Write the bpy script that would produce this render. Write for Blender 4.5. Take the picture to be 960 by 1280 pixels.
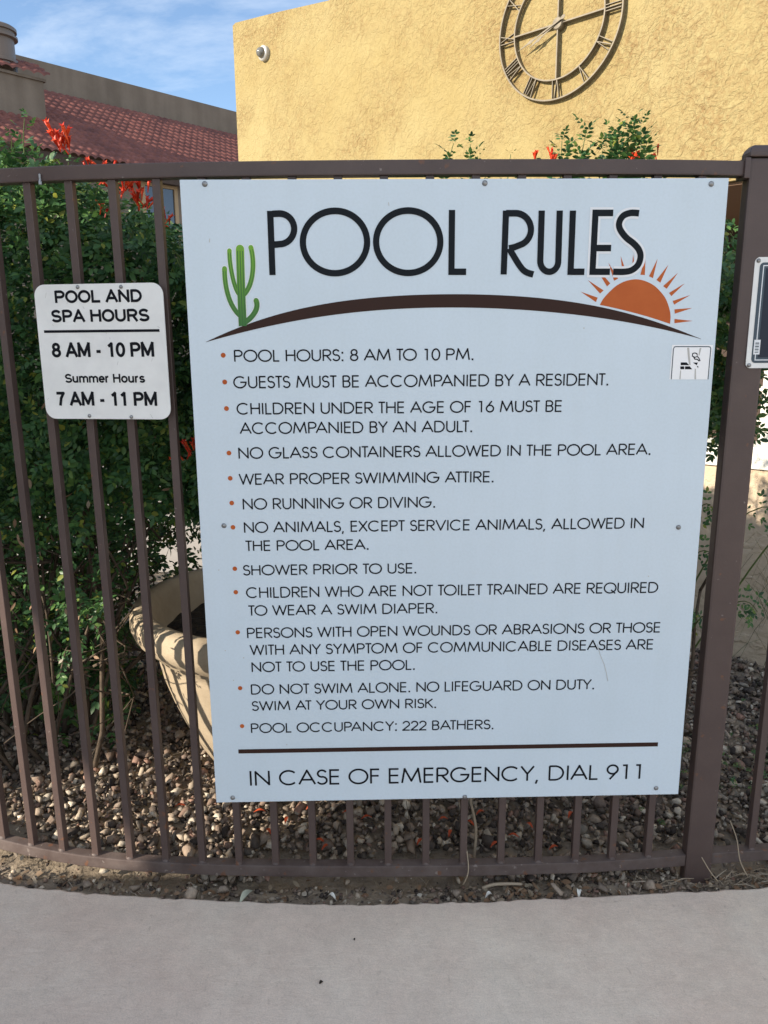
import bpy, bmesh, math, random
import numpy as np
from mathutils import Vector, Matrix
rng = np.random.default_rng(7); random.seed(7)
R = math.radians
for o in list(bpy.data.objects): bpy.data.objects.remove(o)
C = bpy.context.scene.collection
sc = bpy.context.scene

# ------------------------------------------------------------ camera
cam_d = bpy.data.cameras.new('camera'); cam = bpy.data.objects.new('camera', cam_d); C.objects.link(cam)
cam_d.sensor_width = 36; cam_d.sensor_fit = 'AUTO'; cam_d.lens = 36*961/1280
cam_d.clip_start = 0.05; cam_d.clip_end = 2000
_p, _y, _r = 0.2134508, 0.0193057, -0.0071050
_F = Vector((math.sin(_y)*math.cos(_p), math.cos(_y)*math.cos(_p), -math.sin(_p)))
_R = Vector((math.cos(_y), -math.sin(_y), 0)); _U = _R.cross(_F)
_R2 = _R*math.cos(_r)+_U*math.sin(_r); _U2 = -_R*math.sin(_r)+_U*math.cos(_r)
M = Matrix((( _R2.x,_U2.x,-_F.x,-0.2000),( _R2.y,_U2.y,-_F.y,-1.81622),( _R2.z,_U2.z,-_F.z,1.46423),(0,0,0,1)))
cam.matrix_world = M
sc.camera = cam

# ------------------------------------------------------------ sun and sky
SUN_AZ, SUN_EL = 28.0, 23.0                     # degrees towards the camera from the -x axis; elevation
SH = np.array([-math.cos(R(SUN_AZ)), -math.sin(R(SUN_AZ))])
SDIR = Vector((SH[0]*math.cos(R(SUN_EL)), SH[1]*math.cos(R(SUN_EL)), math.sin(R(SUN_EL))))
ld = bpy.data.lights.new('sun', 'SUN'); sun = bpy.data.objects.new('sun', ld); C.objects.link(sun)
ld.energy = 5.0; ld.angle = R(0.53); ld.color = (1.0, 0.89, 0.74)
sun.rotation_euler = (-SDIR).to_track_quat('-Z', 'Y').to_euler()
sun.location = (-20, -12, 12)
w = bpy.data.worlds.new('World'); sc.world = w; w.use_nodes = True
nt = w.node_tree; nt.nodes.clear()
N = lambda t: nt.nodes.new(t)
out = N('ShaderNodeOutputWorld'); bg = N('ShaderNodeBackground'); sky = N('ShaderNodeTexSky')
sky.sky_type = 'NISHITA'; sky.sun_disc = False; sky.sun_elevation = R(SUN_EL)
sky.sun_rotation = math.atan2(SDIR.x, SDIR.y); sky.altitude = 800; sky.air_density = 1.0; sky.dust_density = 0.35; sky.ozone_density = 1.9
tc = N('ShaderNodeTexCoord'); mp = N('ShaderNodeMapping'); mp.inputs['Rotation'].default_value = (R(20), R(-28), R(38)); mp.inputs['Scale'].default_value = (1.3, 13.0, 10.0)
n1 = N('ShaderNodeTexNoise'); n1.inputs['Scale'].default_value = 1.3; n1.inputs['Detail'].default_value = 7; n1.inputs['Roughness'].default_value = .62; n1.inputs['Distortion'].default_value = .12
rp = N('ShaderNodeValToRGB'); rp.color_ramp.elements[0].position = .48; rp.color_ramp.elements[1].position = .70
rp.color_ramp.elements[1].color = (.36, .36, .36, 1)
mx = N('ShaderNodeMix'); mx.data_type = 'RGBA'
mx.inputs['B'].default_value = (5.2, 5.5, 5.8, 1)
L = nt.links.new
L(tc.outputs['Generated'], mp.inputs['Vector']); L(mp.outputs[0], n1.inputs['Vector']); L(n1.outputs['Fac'], rp.inputs[0])
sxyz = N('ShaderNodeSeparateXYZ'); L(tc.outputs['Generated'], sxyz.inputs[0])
sky_fill = N('ShaderNodeMapRange'); sky_fill.inputs[1].default_value = .45; sky_fill.inputs[2].default_value = -.6; sky_fill.inputs[3].default_value = 0.0; sky_fill.inputs[4].default_value = .62   # added bright cloud in the unseen sky behind the viewer, filling the shade
L(sxyz.outputs['Y'], sky_fill.inputs[0])
vm = N('ShaderNodeMath'); vm.operation = 'MAXIMUM'; L(rp.outputs[0], vm.inputs[0]); L(sky_fill.outputs[0], vm.inputs[1])
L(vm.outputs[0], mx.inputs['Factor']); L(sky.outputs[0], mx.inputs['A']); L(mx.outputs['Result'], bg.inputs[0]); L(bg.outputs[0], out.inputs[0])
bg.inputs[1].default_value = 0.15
sc.view_settings.view_transform = 'Standard'; sc.view_settings.look = 'None'; sc.view_settings.gamma = 1.0
sc.view_settings.exposure = 0.72; sc.view_settings.use_curve_mapping = False
sc.render.engine = 'CYCLES'; sc.cycles.max_bounces = 6; sc.cycles.use_denoising = True

# ------------------------------------------------------------ data measured on the sign
LINES=[
('POOL HOURS: 8 AM TO 10 PM.', -0.50673, 1.42894, 0.04525, 0.02768),
('GUESTS MUST BE ACCOMPANIED BY A RESIDENT.', -0.51026, 1.36836, 0.36336, 0.02866),
('CHILDREN UNDER THE AGE OF 16 MUST BE', -0.50559, 1.30754, 0.25581, 0.02791),
('ACCOMPANIED BY AN ADULT.', -0.50005, 1.2616, 0.04505, 0.02821),
('NO GLASS CONTAINERS ALLOWED IN THE POOL AREA.', -0.50755, 1.20311, 0.47403, 0.028),
('WEAR PROPER SWIMMING ATTIRE.', -0.50741, 1.14031, 0.09861, 0.0278),
('NO RUNNING OR DIVING.', -0.50302, 1.07973, -0.04149, 0.02819),
('NO ANIMALS, EXCEPT SERVICE ANIMALS, ALLOWED IN', -0.5027, 1.02206, 0.46907, 0.02796),
('THE POOL AREA.', -0.49923, 0.97654, -0.20347, 0.02698),
('SHOWER PRIOR TO USE.', -0.50861, 0.91491, -0.08689, 0.02706),
('CHILDREN WHO ARE NOT TOILET TRAINED ARE REQUIRED', -0.50359, 0.85659, 0.51512, 0.02866),
('TO WEAR A SWIM DIAPER.', -0.49957, 0.81058, -0.03421, 0.02769),
('PERSONS WITH OPEN WOUNDS OR ABRASIONS OR THOSE', -0.50702, 0.75154, 0.52815, 0.02806),
('WITH ANY SYMPTOM OF COMMUNICABLE DISEASES ARE', -0.50053, 0.70619, 0.51328, 0.02834),
('NOT TO USE THE POOL.', -0.50004, 0.66068, -0.09008, 0.02797),
('DO NOT SWIM ALONE. NO LIFEGUARD ON DUTY.', -0.5039, 0.59989, 0.36923, 0.02834),
('SWIM AT YOUR OWN RISK.', -0.50275, 0.55499, -0.03533, 0.02729),
('POOL OCCUPANCY: 222 BATHERS.', -0.50847, 0.49319, 0.11335, 0.02764),
('IN CASE OF EMERGENCY, DIAL 911', -0.51821, 0.34288, 0.51293, 0.0445),
]
BULLETS= [(-0.53305, 1.44451), (-0.53269, 1.38363), (-0.53171, 1.32243), (-0.53106, 1.21765), (-0.53109, 1.15704), (-0.53046, 1.09679), (-0.53036, 1.03694), (-0.53089, 0.93278), (-0.53139, 0.87274), (-0.53157, 0.76807), (-0.53252, 0.61828), (-0.53244, 0.5136)]
RULE= [(-0.54515, 0.44418), (0.54521, 0.44095)]
SCREWS= [(-0.55467, 1.81439), (0.06391, 1.81423), (0.57061, 1.81108), (-0.55183, 1.04129), (0.55567, 1.02416), (-0.56605, 0.31018), (0.04269, 0.3002), (0.54895, 0.31583)]
STICKER= [(0.5084, 1.46084), (0.60437, 1.46017), (0.5999, 1.38062), (0.50739, 1.38135)]
STK_BORDER= [(0.51172, 1.38165), (0.51188, 1.45096), (0.5136, 1.4556), (0.51694, 1.45664), (0.59369, 1.4561), (0.59789, 1.45501), (0.59954, 1.45167), (0.59883, 1.38096)]
STK_BLACK= [[(0.5313, 1.42052), (0.54506, 1.42042), (0.55175, 1.41393), (0.53178, 1.41408)], [(0.53102, 1.4114), (0.54025, 1.41134), (0.54076, 1.40461), (0.53153, 1.40468)], [(0.54204, 1.41132), (0.55334, 1.41124), (0.55937, 1.40447), (0.54255, 1.4046)], [(0.55981, 1.41991), (0.57193, 1.41982), (0.56966, 1.4138)], [(0.56982, 1.41179), (0.57326, 1.41176), (0.57366, 1.40678)]]
STK_SMOKE= [[(0.56192, 1.44195), (0.55791, 1.44065), (0.55769, 1.43464), (0.56409, 1.43192), (0.56943, 1.43389), (0.57393, 1.42918), (0.57648, 1.42314)], [(0.56055, 1.43328), (0.56372, 1.42791), (0.56996, 1.4272), (0.57441, 1.42315)], [(0.56192, 1.44195), (0.56752, 1.44058), (0.56927, 1.43589)]]
STK_TEAR= [[(0.54384, 1.45406), (0.54655, 1.43672), (0.55096, 1.41528), (0.55519, 1.41391), (0.55135, 1.43669), (0.54863, 1.45403)], [(0.53104, 1.38176), (0.53132, 1.40199), (0.53366, 1.40198), (0.53381, 1.38174)], [(0.56673, 1.38122), (0.56547, 1.40577), (0.56823, 1.40575), (0.5706, 1.38118)], [(0.57337, 1.45319), (0.57196, 1.43654), (0.57408, 1.43586), (0.57748, 1.45316)]]
SWOOSH_T= [(-0.57098, 1.4746), (-0.50091, 1.50431), (-0.43149, 1.5272), (-0.36252, 1.54471), (-0.29384, 1.55754), (-0.22532, 1.56705), (-0.15688, 1.57326), (-0.08844, 1.57617), (0.02125, 1.57687), (0.08998, 1.57516), (0.15892, 1.5708), (0.22816, 1.56311), (0.29767, 1.55473), (0.36777, 1.5403), (0.43847, 1.52178), (0.51, 1.49773), (0.57501, 1.47356)]
SWOOSH_B= [(-0.57098, 1.4746), (-0.50151, 1.4916), (-0.43228, 1.50721), (-0.36324, 1.52145), (-0.29443, 1.53167), (-0.19828, 1.5404), (-0.08838, 1.54638), (0.02169, 1.54771), (0.09066, 1.54597), (0.15985, 1.54156), (0.22926, 1.5358), (0.299, 1.52734), (0.3691, 1.51683), (0.43953, 1.50561), (0.51055, 1.49028), (0.57501, 1.47356)]
SUN_BASE= [(0.33416, 1.55155), (0.35347, 1.54788), (0.37845, 1.54239), (0.40353, 1.53629), (0.41923, 1.53233), (0.44442, 1.52561), (0.46973, 1.51799), (0.49991, 1.50822)]
SUN_ARC= [(0.49991, 1.50822), (0.49997, 1.51064), (0.50009, 1.51407), (0.50017, 1.51806), (0.50013, 1.52214), (0.49987, 1.52587), (0.49941, 1.52916), (0.49882, 1.53231), (0.49806, 1.53545), (0.49709, 1.53873), (0.4959, 1.54227), (0.49443, 1.54625), (0.49271, 1.55057), (0.49081, 1.55499), (0.48877, 1.55924), (0.48668, 1.56309), (0.48455, 1.56643), (0.48235, 1.56945), (0.48003, 1.57227), (0.47755, 1.57505), (0.47484, 1.57792), (0.4719, 1.58096), (0.46874, 1.58408), (0.46541, 1.58716), (0.46196, 1.59008), (0.45844, 1.59271), (0.45479, 1.59507), (0.45098, 1.59723), (0.44709, 1.59918), (0.44319, 1.60094), (0.43936, 1.60249), (0.43554, 1.60385), (0.43168, 1.605), (0.42787, 1.60596), (0.42416, 1.60672), (0.42065, 1.60727), (0.41741, 1.60762), (0.41441, 1.60775), (0.4115, 1.60768), (0.40852, 1.60745), (0.40533, 1.60706), (0.40188, 1.60655), (0.39827, 1.60589), (0.39457, 1.60506), (0.39086, 1.60403), (0.38721, 1.60277), (0.38357, 1.60125), (0.3799, 1.59949), (0.37626, 1.59754), (0.37273, 1.59542), (0.36937, 1.5932), (0.36622, 1.59082), (0.36322, 1.58827), (0.36034, 1.5856), (0.35753, 1.58284), (0.35476, 1.58006), (0.35197, 1.57721), (0.34918, 1.57427), (0.34648, 1.57128), (0.34397, 1.5683), (0.34173, 1.5654), (0.33975, 1.56236), (0.33795, 1.55914), (0.33639, 1.55605), (0.33511, 1.55342), (0.33416, 1.55155)]
RAYS= [[(0.28874, 1.58102), (0.32838, 1.56784), (0.32521, 1.55781)], [(0.30372, 1.60672), (0.34137, 1.58366), (0.33345, 1.57665)], [(0.31638, 1.64012), (0.35585, 1.59913), (0.34857, 1.59214)], [(0.34907, 1.64431), (0.37304, 1.60928), (0.36412, 1.60465)], [(0.37627, 1.65864), (0.39372, 1.61676), (0.38347, 1.61419)], [(0.40432, 1.66284), (0.4132, 1.61841), (0.40315, 1.61759)], [(0.43314, 1.65982), (0.43412, 1.61685), (0.42367, 1.61748)], [(0.46108, 1.65246), (0.45327, 1.61003), (0.4438, 1.61417)], [(0.48675, 1.63929), (0.47084, 1.59998), (0.46153, 1.60589)], [(0.51009, 1.62171), (0.48656, 1.58639), (0.47783, 1.59232)], [(0.52722, 1.59821), (0.49851, 1.57011), (0.49245, 1.57723)], [(0.54245, 1.57252), (0.50608, 1.55112), (0.50238, 1.55944)], [(0.54906, 1.54344), (0.50912, 1.53088), (0.50777, 1.54072)], [(0.55227, 1.51448), (0.51006, 1.50965), (0.50935, 1.51924)]]
CACTUS= [(0.01817, [(-0.48349, 1.67752), (-0.48429, 1.63903), (-0.48495, 1.58203), (-0.48509, 1.50966)]), (0.00987, [(-0.50752, 1.67389), (-0.50681, 1.64856), (-0.50346, 1.61642), (-0.49667, 1.59356), (-0.48849, 1.57822)]), (0.01086, [(-0.52022, 1.63543), (-0.51978, 1.60511), (-0.5144, 1.57454), (-0.50463, 1.55142), (-0.48965, 1.53202)]), (0.01086, [(-0.45931, 1.68022), (-0.45554, 1.65396), (-0.45897, 1.61998), (-0.46687, 1.59721), (-0.48264, 1.57627)]), (0.01185, [(-0.452, 1.56555), (-0.45316, 1.54726), (-0.46178, 1.53184), (-0.47623, 1.5203), (-0.48438, 1.51646)])]
TITLE= [(1.0, False, [(-0.41292, 1.62115), (-0.41301, 1.69014), (-0.4131, 1.75799)]), (1.0, False, [(-0.40802, 1.75168), (-0.39269, 1.75225), (-0.38844, 1.75196), (-0.38428, 1.75112), (-0.38029, 1.74976), (-0.37652, 1.74788), (-0.37305, 1.74553), (-0.36993, 1.74274), (-0.36721, 1.73957), (-0.36495, 1.73605), (-0.36318, 1.73226), (-0.36193, 1.72825), (-0.36123, 1.7241), (-0.36108, 1.71987), (-0.36149, 1.71565), (-0.36246, 1.71149), (-0.36397, 1.70747), (-0.36599, 1.70367), (-0.36849, 1.70014), (-0.37143, 1.69695), (-0.37475, 1.69416), (-0.37841, 1.6918), (-0.38233, 1.68993), (-0.38645, 1.68858), (-0.39069, 1.68776), (-0.395, 1.6875), (-0.40779, 1.68628)]), (1, True, [(-0.19859, 1.69113), (-0.19886, 1.69765), (-0.19982, 1.70411), (-0.20146, 1.71044), (-0.20376, 1.71657), (-0.2067, 1.72245), (-0.21025, 1.72802), (-0.21437, 1.73324), (-0.21903, 1.73805), (-0.22417, 1.74241), (-0.22975, 1.74627), (-0.23572, 1.74961), (-0.24202, 1.75238), (-0.24858, 1.75457), (-0.25535, 1.75616), (-0.26226, 1.75713), (-0.26925, 1.75747), (-0.27626, 1.75718), (-0.2832, 1.75626), (-0.29003, 1.75472), (-0.29668, 1.75258), (-0.30308, 1.74985), (-0.30917, 1.74656), (-0.3149, 1.74275), (-0.32021, 1.73843), (-0.32505, 1.73367), (-0.32937, 1.72849), (-0.33314, 1.72295), (-0.33631, 1.7171), (-0.33885, 1.711), (-0.34074, 1.7047), (-0.34196, 1.69827), (-0.3425, 1.69175), (-0.34234, 1.68523), (-0.3415, 1.67875), (-0.33997, 1.67239), (-0.33776, 1.6662), (-0.3349, 1.66024), (-0.33142, 1.65458), (-0.32735, 1.64926), (-0.32272, 1.64435), (-0.31757, 1.63988), (-0.31197, 1.63591), (-0.30596, 1.63248), (-0.2996, 1.62961), (-0.29296, 1.62734), (-0.2861, 1.6257), (-0.27908, 1.62469), (-0.27197, 1.62432), (-0.26486, 1.62461), (-0.25779, 1.62555), (-0.25086, 1.62713), (-0.24411, 1.62933), (-0.23763, 1.63214), (-0.23147, 1.63551), (-0.2257, 1.63943), (-0.22036, 1.64385), (-0.21552, 1.64872), (-0.21122, 1.654), (-0.20749, 1.65964), (-0.20439, 1.66558), (-0.20192, 1.67176), (-0.20012, 1.67812), (-0.19901, 1.68459)]), (1, True, [(-0.03392, 1.69105), (-0.03433, 1.69759), (-0.03542, 1.70406), (-0.0372, 1.7104), (-0.03963, 1.71654), (-0.0427, 1.72243), (-0.04637, 1.72802), (-0.05062, 1.73324), (-0.05539, 1.73806), (-0.06064, 1.74242), (-0.06632, 1.7463), (-0.07237, 1.74964), (-0.07875, 1.75242), (-0.08538, 1.75462), (-0.09221, 1.75621), (-0.09916, 1.75718), (-0.10619, 1.75752), (-0.11321, 1.75723), (-0.12016, 1.75631), (-0.12698, 1.75477), (-0.13361, 1.75262), (-0.13998, 1.74989), (-0.14603, 1.74659), (-0.1517, 1.74277), (-0.15694, 1.73845), (-0.1617, 1.73367), (-0.16593, 1.72848), (-0.1696, 1.72294), (-0.17266, 1.71708), (-0.17509, 1.71096), (-0.17687, 1.70465), (-0.17796, 1.69821), (-0.17837, 1.69168), (-0.17808, 1.68514), (-0.1771, 1.67865), (-0.17543, 1.67228), (-0.17309, 1.66608), (-0.17011, 1.66011), (-0.1665, 1.65444), (-0.1623, 1.64911), (-0.15755, 1.64419), (-0.1523, 1.63972), (-0.1466, 1.63574), (-0.1405, 1.6323), (-0.13406, 1.62943), (-0.12735, 1.62715), (-0.12042, 1.6255), (-0.11336, 1.62449), (-0.10622, 1.62413), (-0.09909, 1.62442), (-0.09202, 1.62536), (-0.08509, 1.62694), (-0.07836, 1.62915), (-0.07191, 1.63195), (-0.0658, 1.63534), (-0.06009, 1.63926), (-0.05482, 1.64369), (-0.05006, 1.64857), (-0.04585, 1.65386), (-0.04223, 1.65951), (-0.03923, 1.66546), (-0.03688, 1.67165), (-0.0352, 1.67802), (-0.03421, 1.68451)]), (1.0, False, [(-0.00834, 1.75843), (-0.00815, 1.62624), (0.02529, 1.62607)]), (1.0, False, [(0.11082, 1.61975), (0.11176, 1.68785), (0.11263, 1.75673)]), (1.0, False, [(0.11278, 1.75104), (0.12625, 1.75099), (0.13433, 1.75096), (0.13833, 1.75071), (0.14228, 1.75001), (0.14615, 1.74885), (0.14987, 1.74726), (0.15339, 1.74526), (0.15668, 1.74286), (0.15968, 1.74011), (0.16235, 1.73705), (0.16466, 1.7337), (0.16658, 1.73012), (0.16808, 1.72635), (0.16913, 1.72245), (0.16973, 1.71847), (0.16987, 1.71445), (0.16954, 1.71046), (0.16874, 1.70655), (0.16749, 1.70278), (0.16581, 1.69918), (0.16371, 1.69582), (0.16122, 1.69274), (0.15838, 1.68998), (0.15523, 1.68759), (0.1518, 1.68558), (0.14815, 1.68399), (0.13374, 1.67874), (0.12158, 1.67621)]), (1.0, False, [(0.12158, 1.67621), (0.12513, 1.67082), (0.13025, 1.66297), (0.13609, 1.65411), (0.1418, 1.64568), (0.1465, 1.63915), (0.14996, 1.63477), (0.15274, 1.63158), (0.15521, 1.6292), (0.15771, 1.62726), (0.16061, 1.62538), (0.16424, 1.62359), (0.16839, 1.62214), (0.17251, 1.62099), (0.1761, 1.62009), (0.17861, 1.6194)]), (1.0, False, [(0.19277, 1.75645), (0.19331, 1.64868), (0.19369, 1.64502), (0.19457, 1.64144), (0.19593, 1.63803), (0.19773, 1.63488), (0.19992, 1.63207), (0.20246, 1.62966), (0.20528, 1.62772), (0.20832, 1.62629), (0.21149, 1.62541), (0.21471, 1.62511), (0.21792, 1.62538), (0.22102, 1.62623), (0.22395, 1.62762), (0.22662, 1.62954), (0.22897, 1.63192), (0.23095, 1.63472), (0.23251, 1.63785), (0.2336, 1.64125), (0.23421, 1.64482), (0.23431, 1.64848), (0.23324, 1.7563)]), (1.0, False, [(0.26293, 1.75619), (0.2634, 1.62486), (0.29497, 1.6247)]), (1.0, False, [(0.35379, 1.75079), (0.31386, 1.75094), (0.31351, 1.6246), (0.35337, 1.6244)]), (1.0, False, [(0.315, 1.67599), (0.35324, 1.67582)]), (1.0, False, [(0.41209, 1.74995), (0.40946, 1.75015), (0.40573, 1.75051), (0.40141, 1.75084), (0.39702, 1.75095), (0.39307, 1.75065), (0.38947, 1.74996), (0.38586, 1.749), (0.3824, 1.74776), (0.37924, 1.74622), (0.37651, 1.74435), (0.37419, 1.74206), (0.37218, 1.73935), (0.37052, 1.73638), (0.36928, 1.73333), (0.36852, 1.73036), (0.36821, 1.72751), (0.36833, 1.72466), (0.36889, 1.72176), (0.36991, 1.71877), (0.37141, 1.71565), (0.37354, 1.71227), (0.37627, 1.70867), (0.3794, 1.70502), (0.38274, 1.70149), (0.38606, 1.69825), (0.38951, 1.69537), (0.39323, 1.69274), (0.39701, 1.69026), (0.40064, 1.68781), (0.40391, 1.68528), (0.40686, 1.68272), (0.40963, 1.68018), (0.41217, 1.67763), (0.41442, 1.67502), (0.41635, 1.67229), (0.41799, 1.66947), (0.41936, 1.66658), (0.42042, 1.66361), (0.42112, 1.66053), (0.42142, 1.65735), (0.42129, 1.65391), (0.42076, 1.65023), (0.41987, 1.64651), (0.41862, 1.64296), (0.41705, 1.63978), (0.41506, 1.63693), (0.41265, 1.6343), (0.40994, 1.63191), (0.40703, 1.62982), (0.40403, 1.62807), (0.40104, 1.62674), (0.39797, 1.62578), (0.39471, 1.6251), (0.39111, 1.62462), (0.38707, 1.62423), (0.38201, 1.624), (0.37602, 1.624), (0.36994, 1.62413), (0.36463, 1.62428), (0.36093, 1.62436)])]
TITLE_W= 0.01406

# ------------------------------------------------------------ materials
def mat(name, col, rough=.6, spec=.35, metal=0.0, var=None, vscale=8, bump=None, bscale=60, island=None, coat=0, detail=6, dist=0.0, tex=None):
    m = bpy.data.materials.new(name); m.use_nodes = True
    t = m.node_tree; b = t.nodes['Principled BSDF']; l = t.links.new
    b.inputs['Base Color'].default_value = (*col, 1); b.inputs['Roughness'].default_value = rough
    b.inputs['Specular IOR Level'].default_value = spec; b.inputs['Metallic'].default_value = metal
    b.inputs['Coat Weight'].default_value = coat
    co = t.nodes.new('ShaderNodeTexCoord')
    src = None
    if island:
        g = t.nodes.new('ShaderNodeNewGeometry'); r = t.nodes.new('ShaderNodeValToRGB')
        e = r.color_ramp.elements
        while len(e) < len(island): e.new(.5)
        for i, (p, c) in enumerate(island): e[i].position = p; e[i].color = (*c, 1)
        l(g.outputs['Random Per Island'], r.inputs[0]); src = r.outputs[0]
    if var:
        n = t.nodes.new('ShaderNodeTexNoise'); n.inputs['Scale'].default_value = vscale; n.inputs['Detail'].default_value = detail; n.inputs['Roughness'].default_value = .65
        n.inputs['Distortion'].default_value = dist
        l(co.outputs['Object'], n.inputs['Vector'])
        r = t.nodes.new('ShaderNodeValToRGB'); r.color_ramp.elements[0].position = .3; r.color_ramp.elements[1].position = .7
        r.color_ramp.elements[0].color = (*var[0], 1); r.color_ramp.elements[1].color = (*var[1], 1)
        l(n.outputs['Fac'], r.inputs[0])
        if src is None: src = r.outputs[0]
        else:
            q = t.nodes.new('ShaderNodeMix'); q.data_type = 'RGBA'; q.blend_type = 'MULTIPLY'; q.inputs['Factor'].default_value = 1
            l(src, q.inputs['A']); l(r.outputs[0], q.inputs['B']); src = q.outputs['Result']
    if src is not None: l(src, b.inputs['Base Color'])
    if bump:
        n = t.nodes.new('ShaderNodeTexNoise'); n.inputs['Scale'].default_value = bscale; n.inputs['Detail'].default_value = 5
        l(co.outputs['Object'], n.inputs['Vector'])
        bp = t.nodes.new('ShaderNodeBump'); bp.inputs['Strength'].default_value = bump[0]; bp.inputs['Distance'].default_value = bump[1]
        l(n.outputs['Fac'], bp.inputs['Height']); l(bp.outputs[0], b.inputs['Normal'])
    return m

def stucco(name, c0, c1, scale, strength, distance, warm=None):
    """skip-trowelled stucco: warped noise patches with sharp edges as relief, soft stains in colour"""
    m = bpy.data.materials.new(name); m.use_nodes = True
    t = m.node_tree; b = t.nodes['Principled BSDF']; l = t.links.new
    b.inputs['Roughness'].default_value = .92; b.inputs['Specular IOR Level'].default_value = .15
    co = t.nodes.new('ShaderNodeTexCoord')
    def noise(s, d=5, r=.6, di=0.0, src=None):
        n = t.nodes.new('ShaderNodeTexNoise'); n.inputs['Scale'].default_value = s; n.inputs['Detail'].default_value = d
        n.inputs['Roughness'].default_value = r; n.inputs['Distortion'].default_value = di
        l(src or co.outputs['Object'], n.inputs['Vector']); return n
    def ramp(src, a, bb, ca=(0,0,0), cb=(1,1,1)):
        r = t.nodes.new('ShaderNodeValToRGB'); r.color_ramp.elements[0].position = a; r.color_ramp.elements[1].position = bb
        r.color_ramp.elements[0].color = (*ca, 1); r.color_ramp.elements[1].color = (*cb, 1); l(src, r.inputs[0]); return r
    big = noise(1.1, 6, .7)
    col = ramp(big.outputs['Fac'], .3, .72, c0, c1)
    l(col.outputs[0], b.inputs['Base Color'])
    if warm:
        pm = noise(1.7, 3, .6); pr = ramp(pm.outputs['Fac'], .40, .68, (0,0,0), (.75,.75,.75)); fm = noise(30, 5, .7, .6); fr = ramp(fm.outputs['Fac'], .38, .62)
        q0 = t.nodes.new('ShaderNodeMix'); q0.data_type = 'RGBA'; q0.inputs['B'].default_value = (*warm, 1); mm = t.nodes.new('ShaderNodeMath'); mm.operation = 'MULTIPLY'
        l(pr.outputs[0], mm.inputs[0]); l(fr.outputs[0], mm.inputs[1]); l(mm.outputs[0], q0.inputs['Factor']); l(col.outputs[0], q0.inputs['A']); l(q0.outputs['Result'], b.inputs['Base Color'])
    a = noise(scale, 4, .55, 1.6); ra = ramp(a.outputs['Fac'], .47, .53)
    a2 = noise(scale*1.9, 4, .6, 1.2); ra2 = ramp(a2.outputs['Fac'], .46, .56)
    fine = noise(scale*11, 3, .6)
    def math_(op, x, y):
        q = t.nodes.new('ShaderNodeMath'); q.operation = op
        for i, v in enumerate((x, y)):
            if isinstance(v, float): q.inputs[i].default_value = v
            else: l(v, q.inputs[i])
        return q.outputs[0]
    h = math_('ADD', math_('MULTIPLY', ra.outputs[0], .6), math_('MULTIPLY', ra2.outputs[0], .4))
    patch = noise(1.7, 3, .6); rpch = ramp(patch.outputs['Fac'], .36, .66, (.35,.35,.35), (1,1,1))
    h = math_('MULTIPLY', h, rpch.outputs[0])
    h = math_('ADD', h, math_('MULTIPLY', fine.outputs['Fac'], .55))
    h = math_('ADD', h, math_('MULTIPLY', a.outputs['Fac'], .8))
    bp = t.nodes.new('ShaderNodeBump'); bp.inputs['Strength'].default_value = strength; bp.inputs['Distance'].default_value = distance
    l(h, bp.inputs['Height']); l(bp.outputs[0], b.inputs['Normal'])
    return m

def leafmat(name, ramp, trans=.25):
    m = mat(name, (.05,.1,.03), rough=.42, spec=.4, island=ramp)
    t = m.node_tree; b = t.nodes['Principled BSDF']; l = t.links.new
    o = [n for n in t.nodes if n.type == 'OUTPUT_MATERIAL'][0]
    tr = t.nodes.new('ShaderNodeBsdfTranslucent'); mxs = t.nodes.new('ShaderNodeMixShader'); mxs.inputs[0].default_value = trans
    rr = [n for n in t.nodes if n.type == 'VALTORGB'][0]
    l(rr.outputs[0], tr.inputs[0]); l(b.outputs[0], mxs.inputs[1]); l(tr.outputs[0], mxs.inputs[2]); l(mxs.outputs[0], o.inputs[0])
    return m

MT = {}
MT['iron'] = mat('brown_powder_coat', (.085,.058,.052), rough=.42, spec=.45, var=((.078,.053,.048),(.098,.068,.06)), vscale=9, bump=(.25,.001), bscale=180)
MT['iron_dusty'] = mat('dusty_brown_coat', (.10,.075,.07), rough=.6, spec=.35, var=((.075,.052,.047),(.14,.11,.10)), vscale=14, bump=(.4,.0015), bscale=150)
for key, amount in (('iron', .305), ('iron_dusty', .345)):
    t = MT[key].node_tree; b = t.nodes['Principled BSDF']; src = b.inputs['Base Color'].links[0].from_socket
    co_ = t.nodes.new('ShaderNodeTexCoord')
    for sc_, thr, colr in ((38, amount, (.17,.075,.04,1)), (75, amount-.035, (.26,.22,.20,1))):
        n_ = t.nodes.new('ShaderNodeTexNoise'); n_.inputs['Scale'].default_value = sc_; n_.inputs['Detail'].default_value = 4; t.links.new(co_.outputs['Object'], n_.inputs['Vector'])
        r_ = t.nodes.new('ShaderNodeValToRGB'); r_.color_ramp.elements[0].position = thr-.03; r_.color_ramp.elements[1].position = thr+.02; r_.color_ramp.elements[0].color = (.75,.75,.75,1); r_.color_ramp.elements[1].color = (0,0,0,1)
        q_ = t.nodes.new('ShaderNodeMix'); q_.data_type = 'RGBA'; q_.inputs['B'].default_value = colr
        t.links.new(n_.outputs['Fac'], r_.inputs[0]); t.links.new(r_.outputs[0], q_.inputs['Factor']); t.links.new(src, q_.inputs['A']); src = q_.outputs['Result']
    t.links.new(src, b.inputs['Base Color'])
MT['panel'] = mat('white_sign_face', (.665,.76,.835), rough=.25, spec=.4, var=((.655,.75,.825),(.675,.77,.845)), vscale=2.2, bump=(.02,.002), bscale=5)
t = MT['panel'].node_tree; b = t.nodes['Principled BSDF']; src = b.inputs['Base Color'].links[0].from_socket
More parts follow.
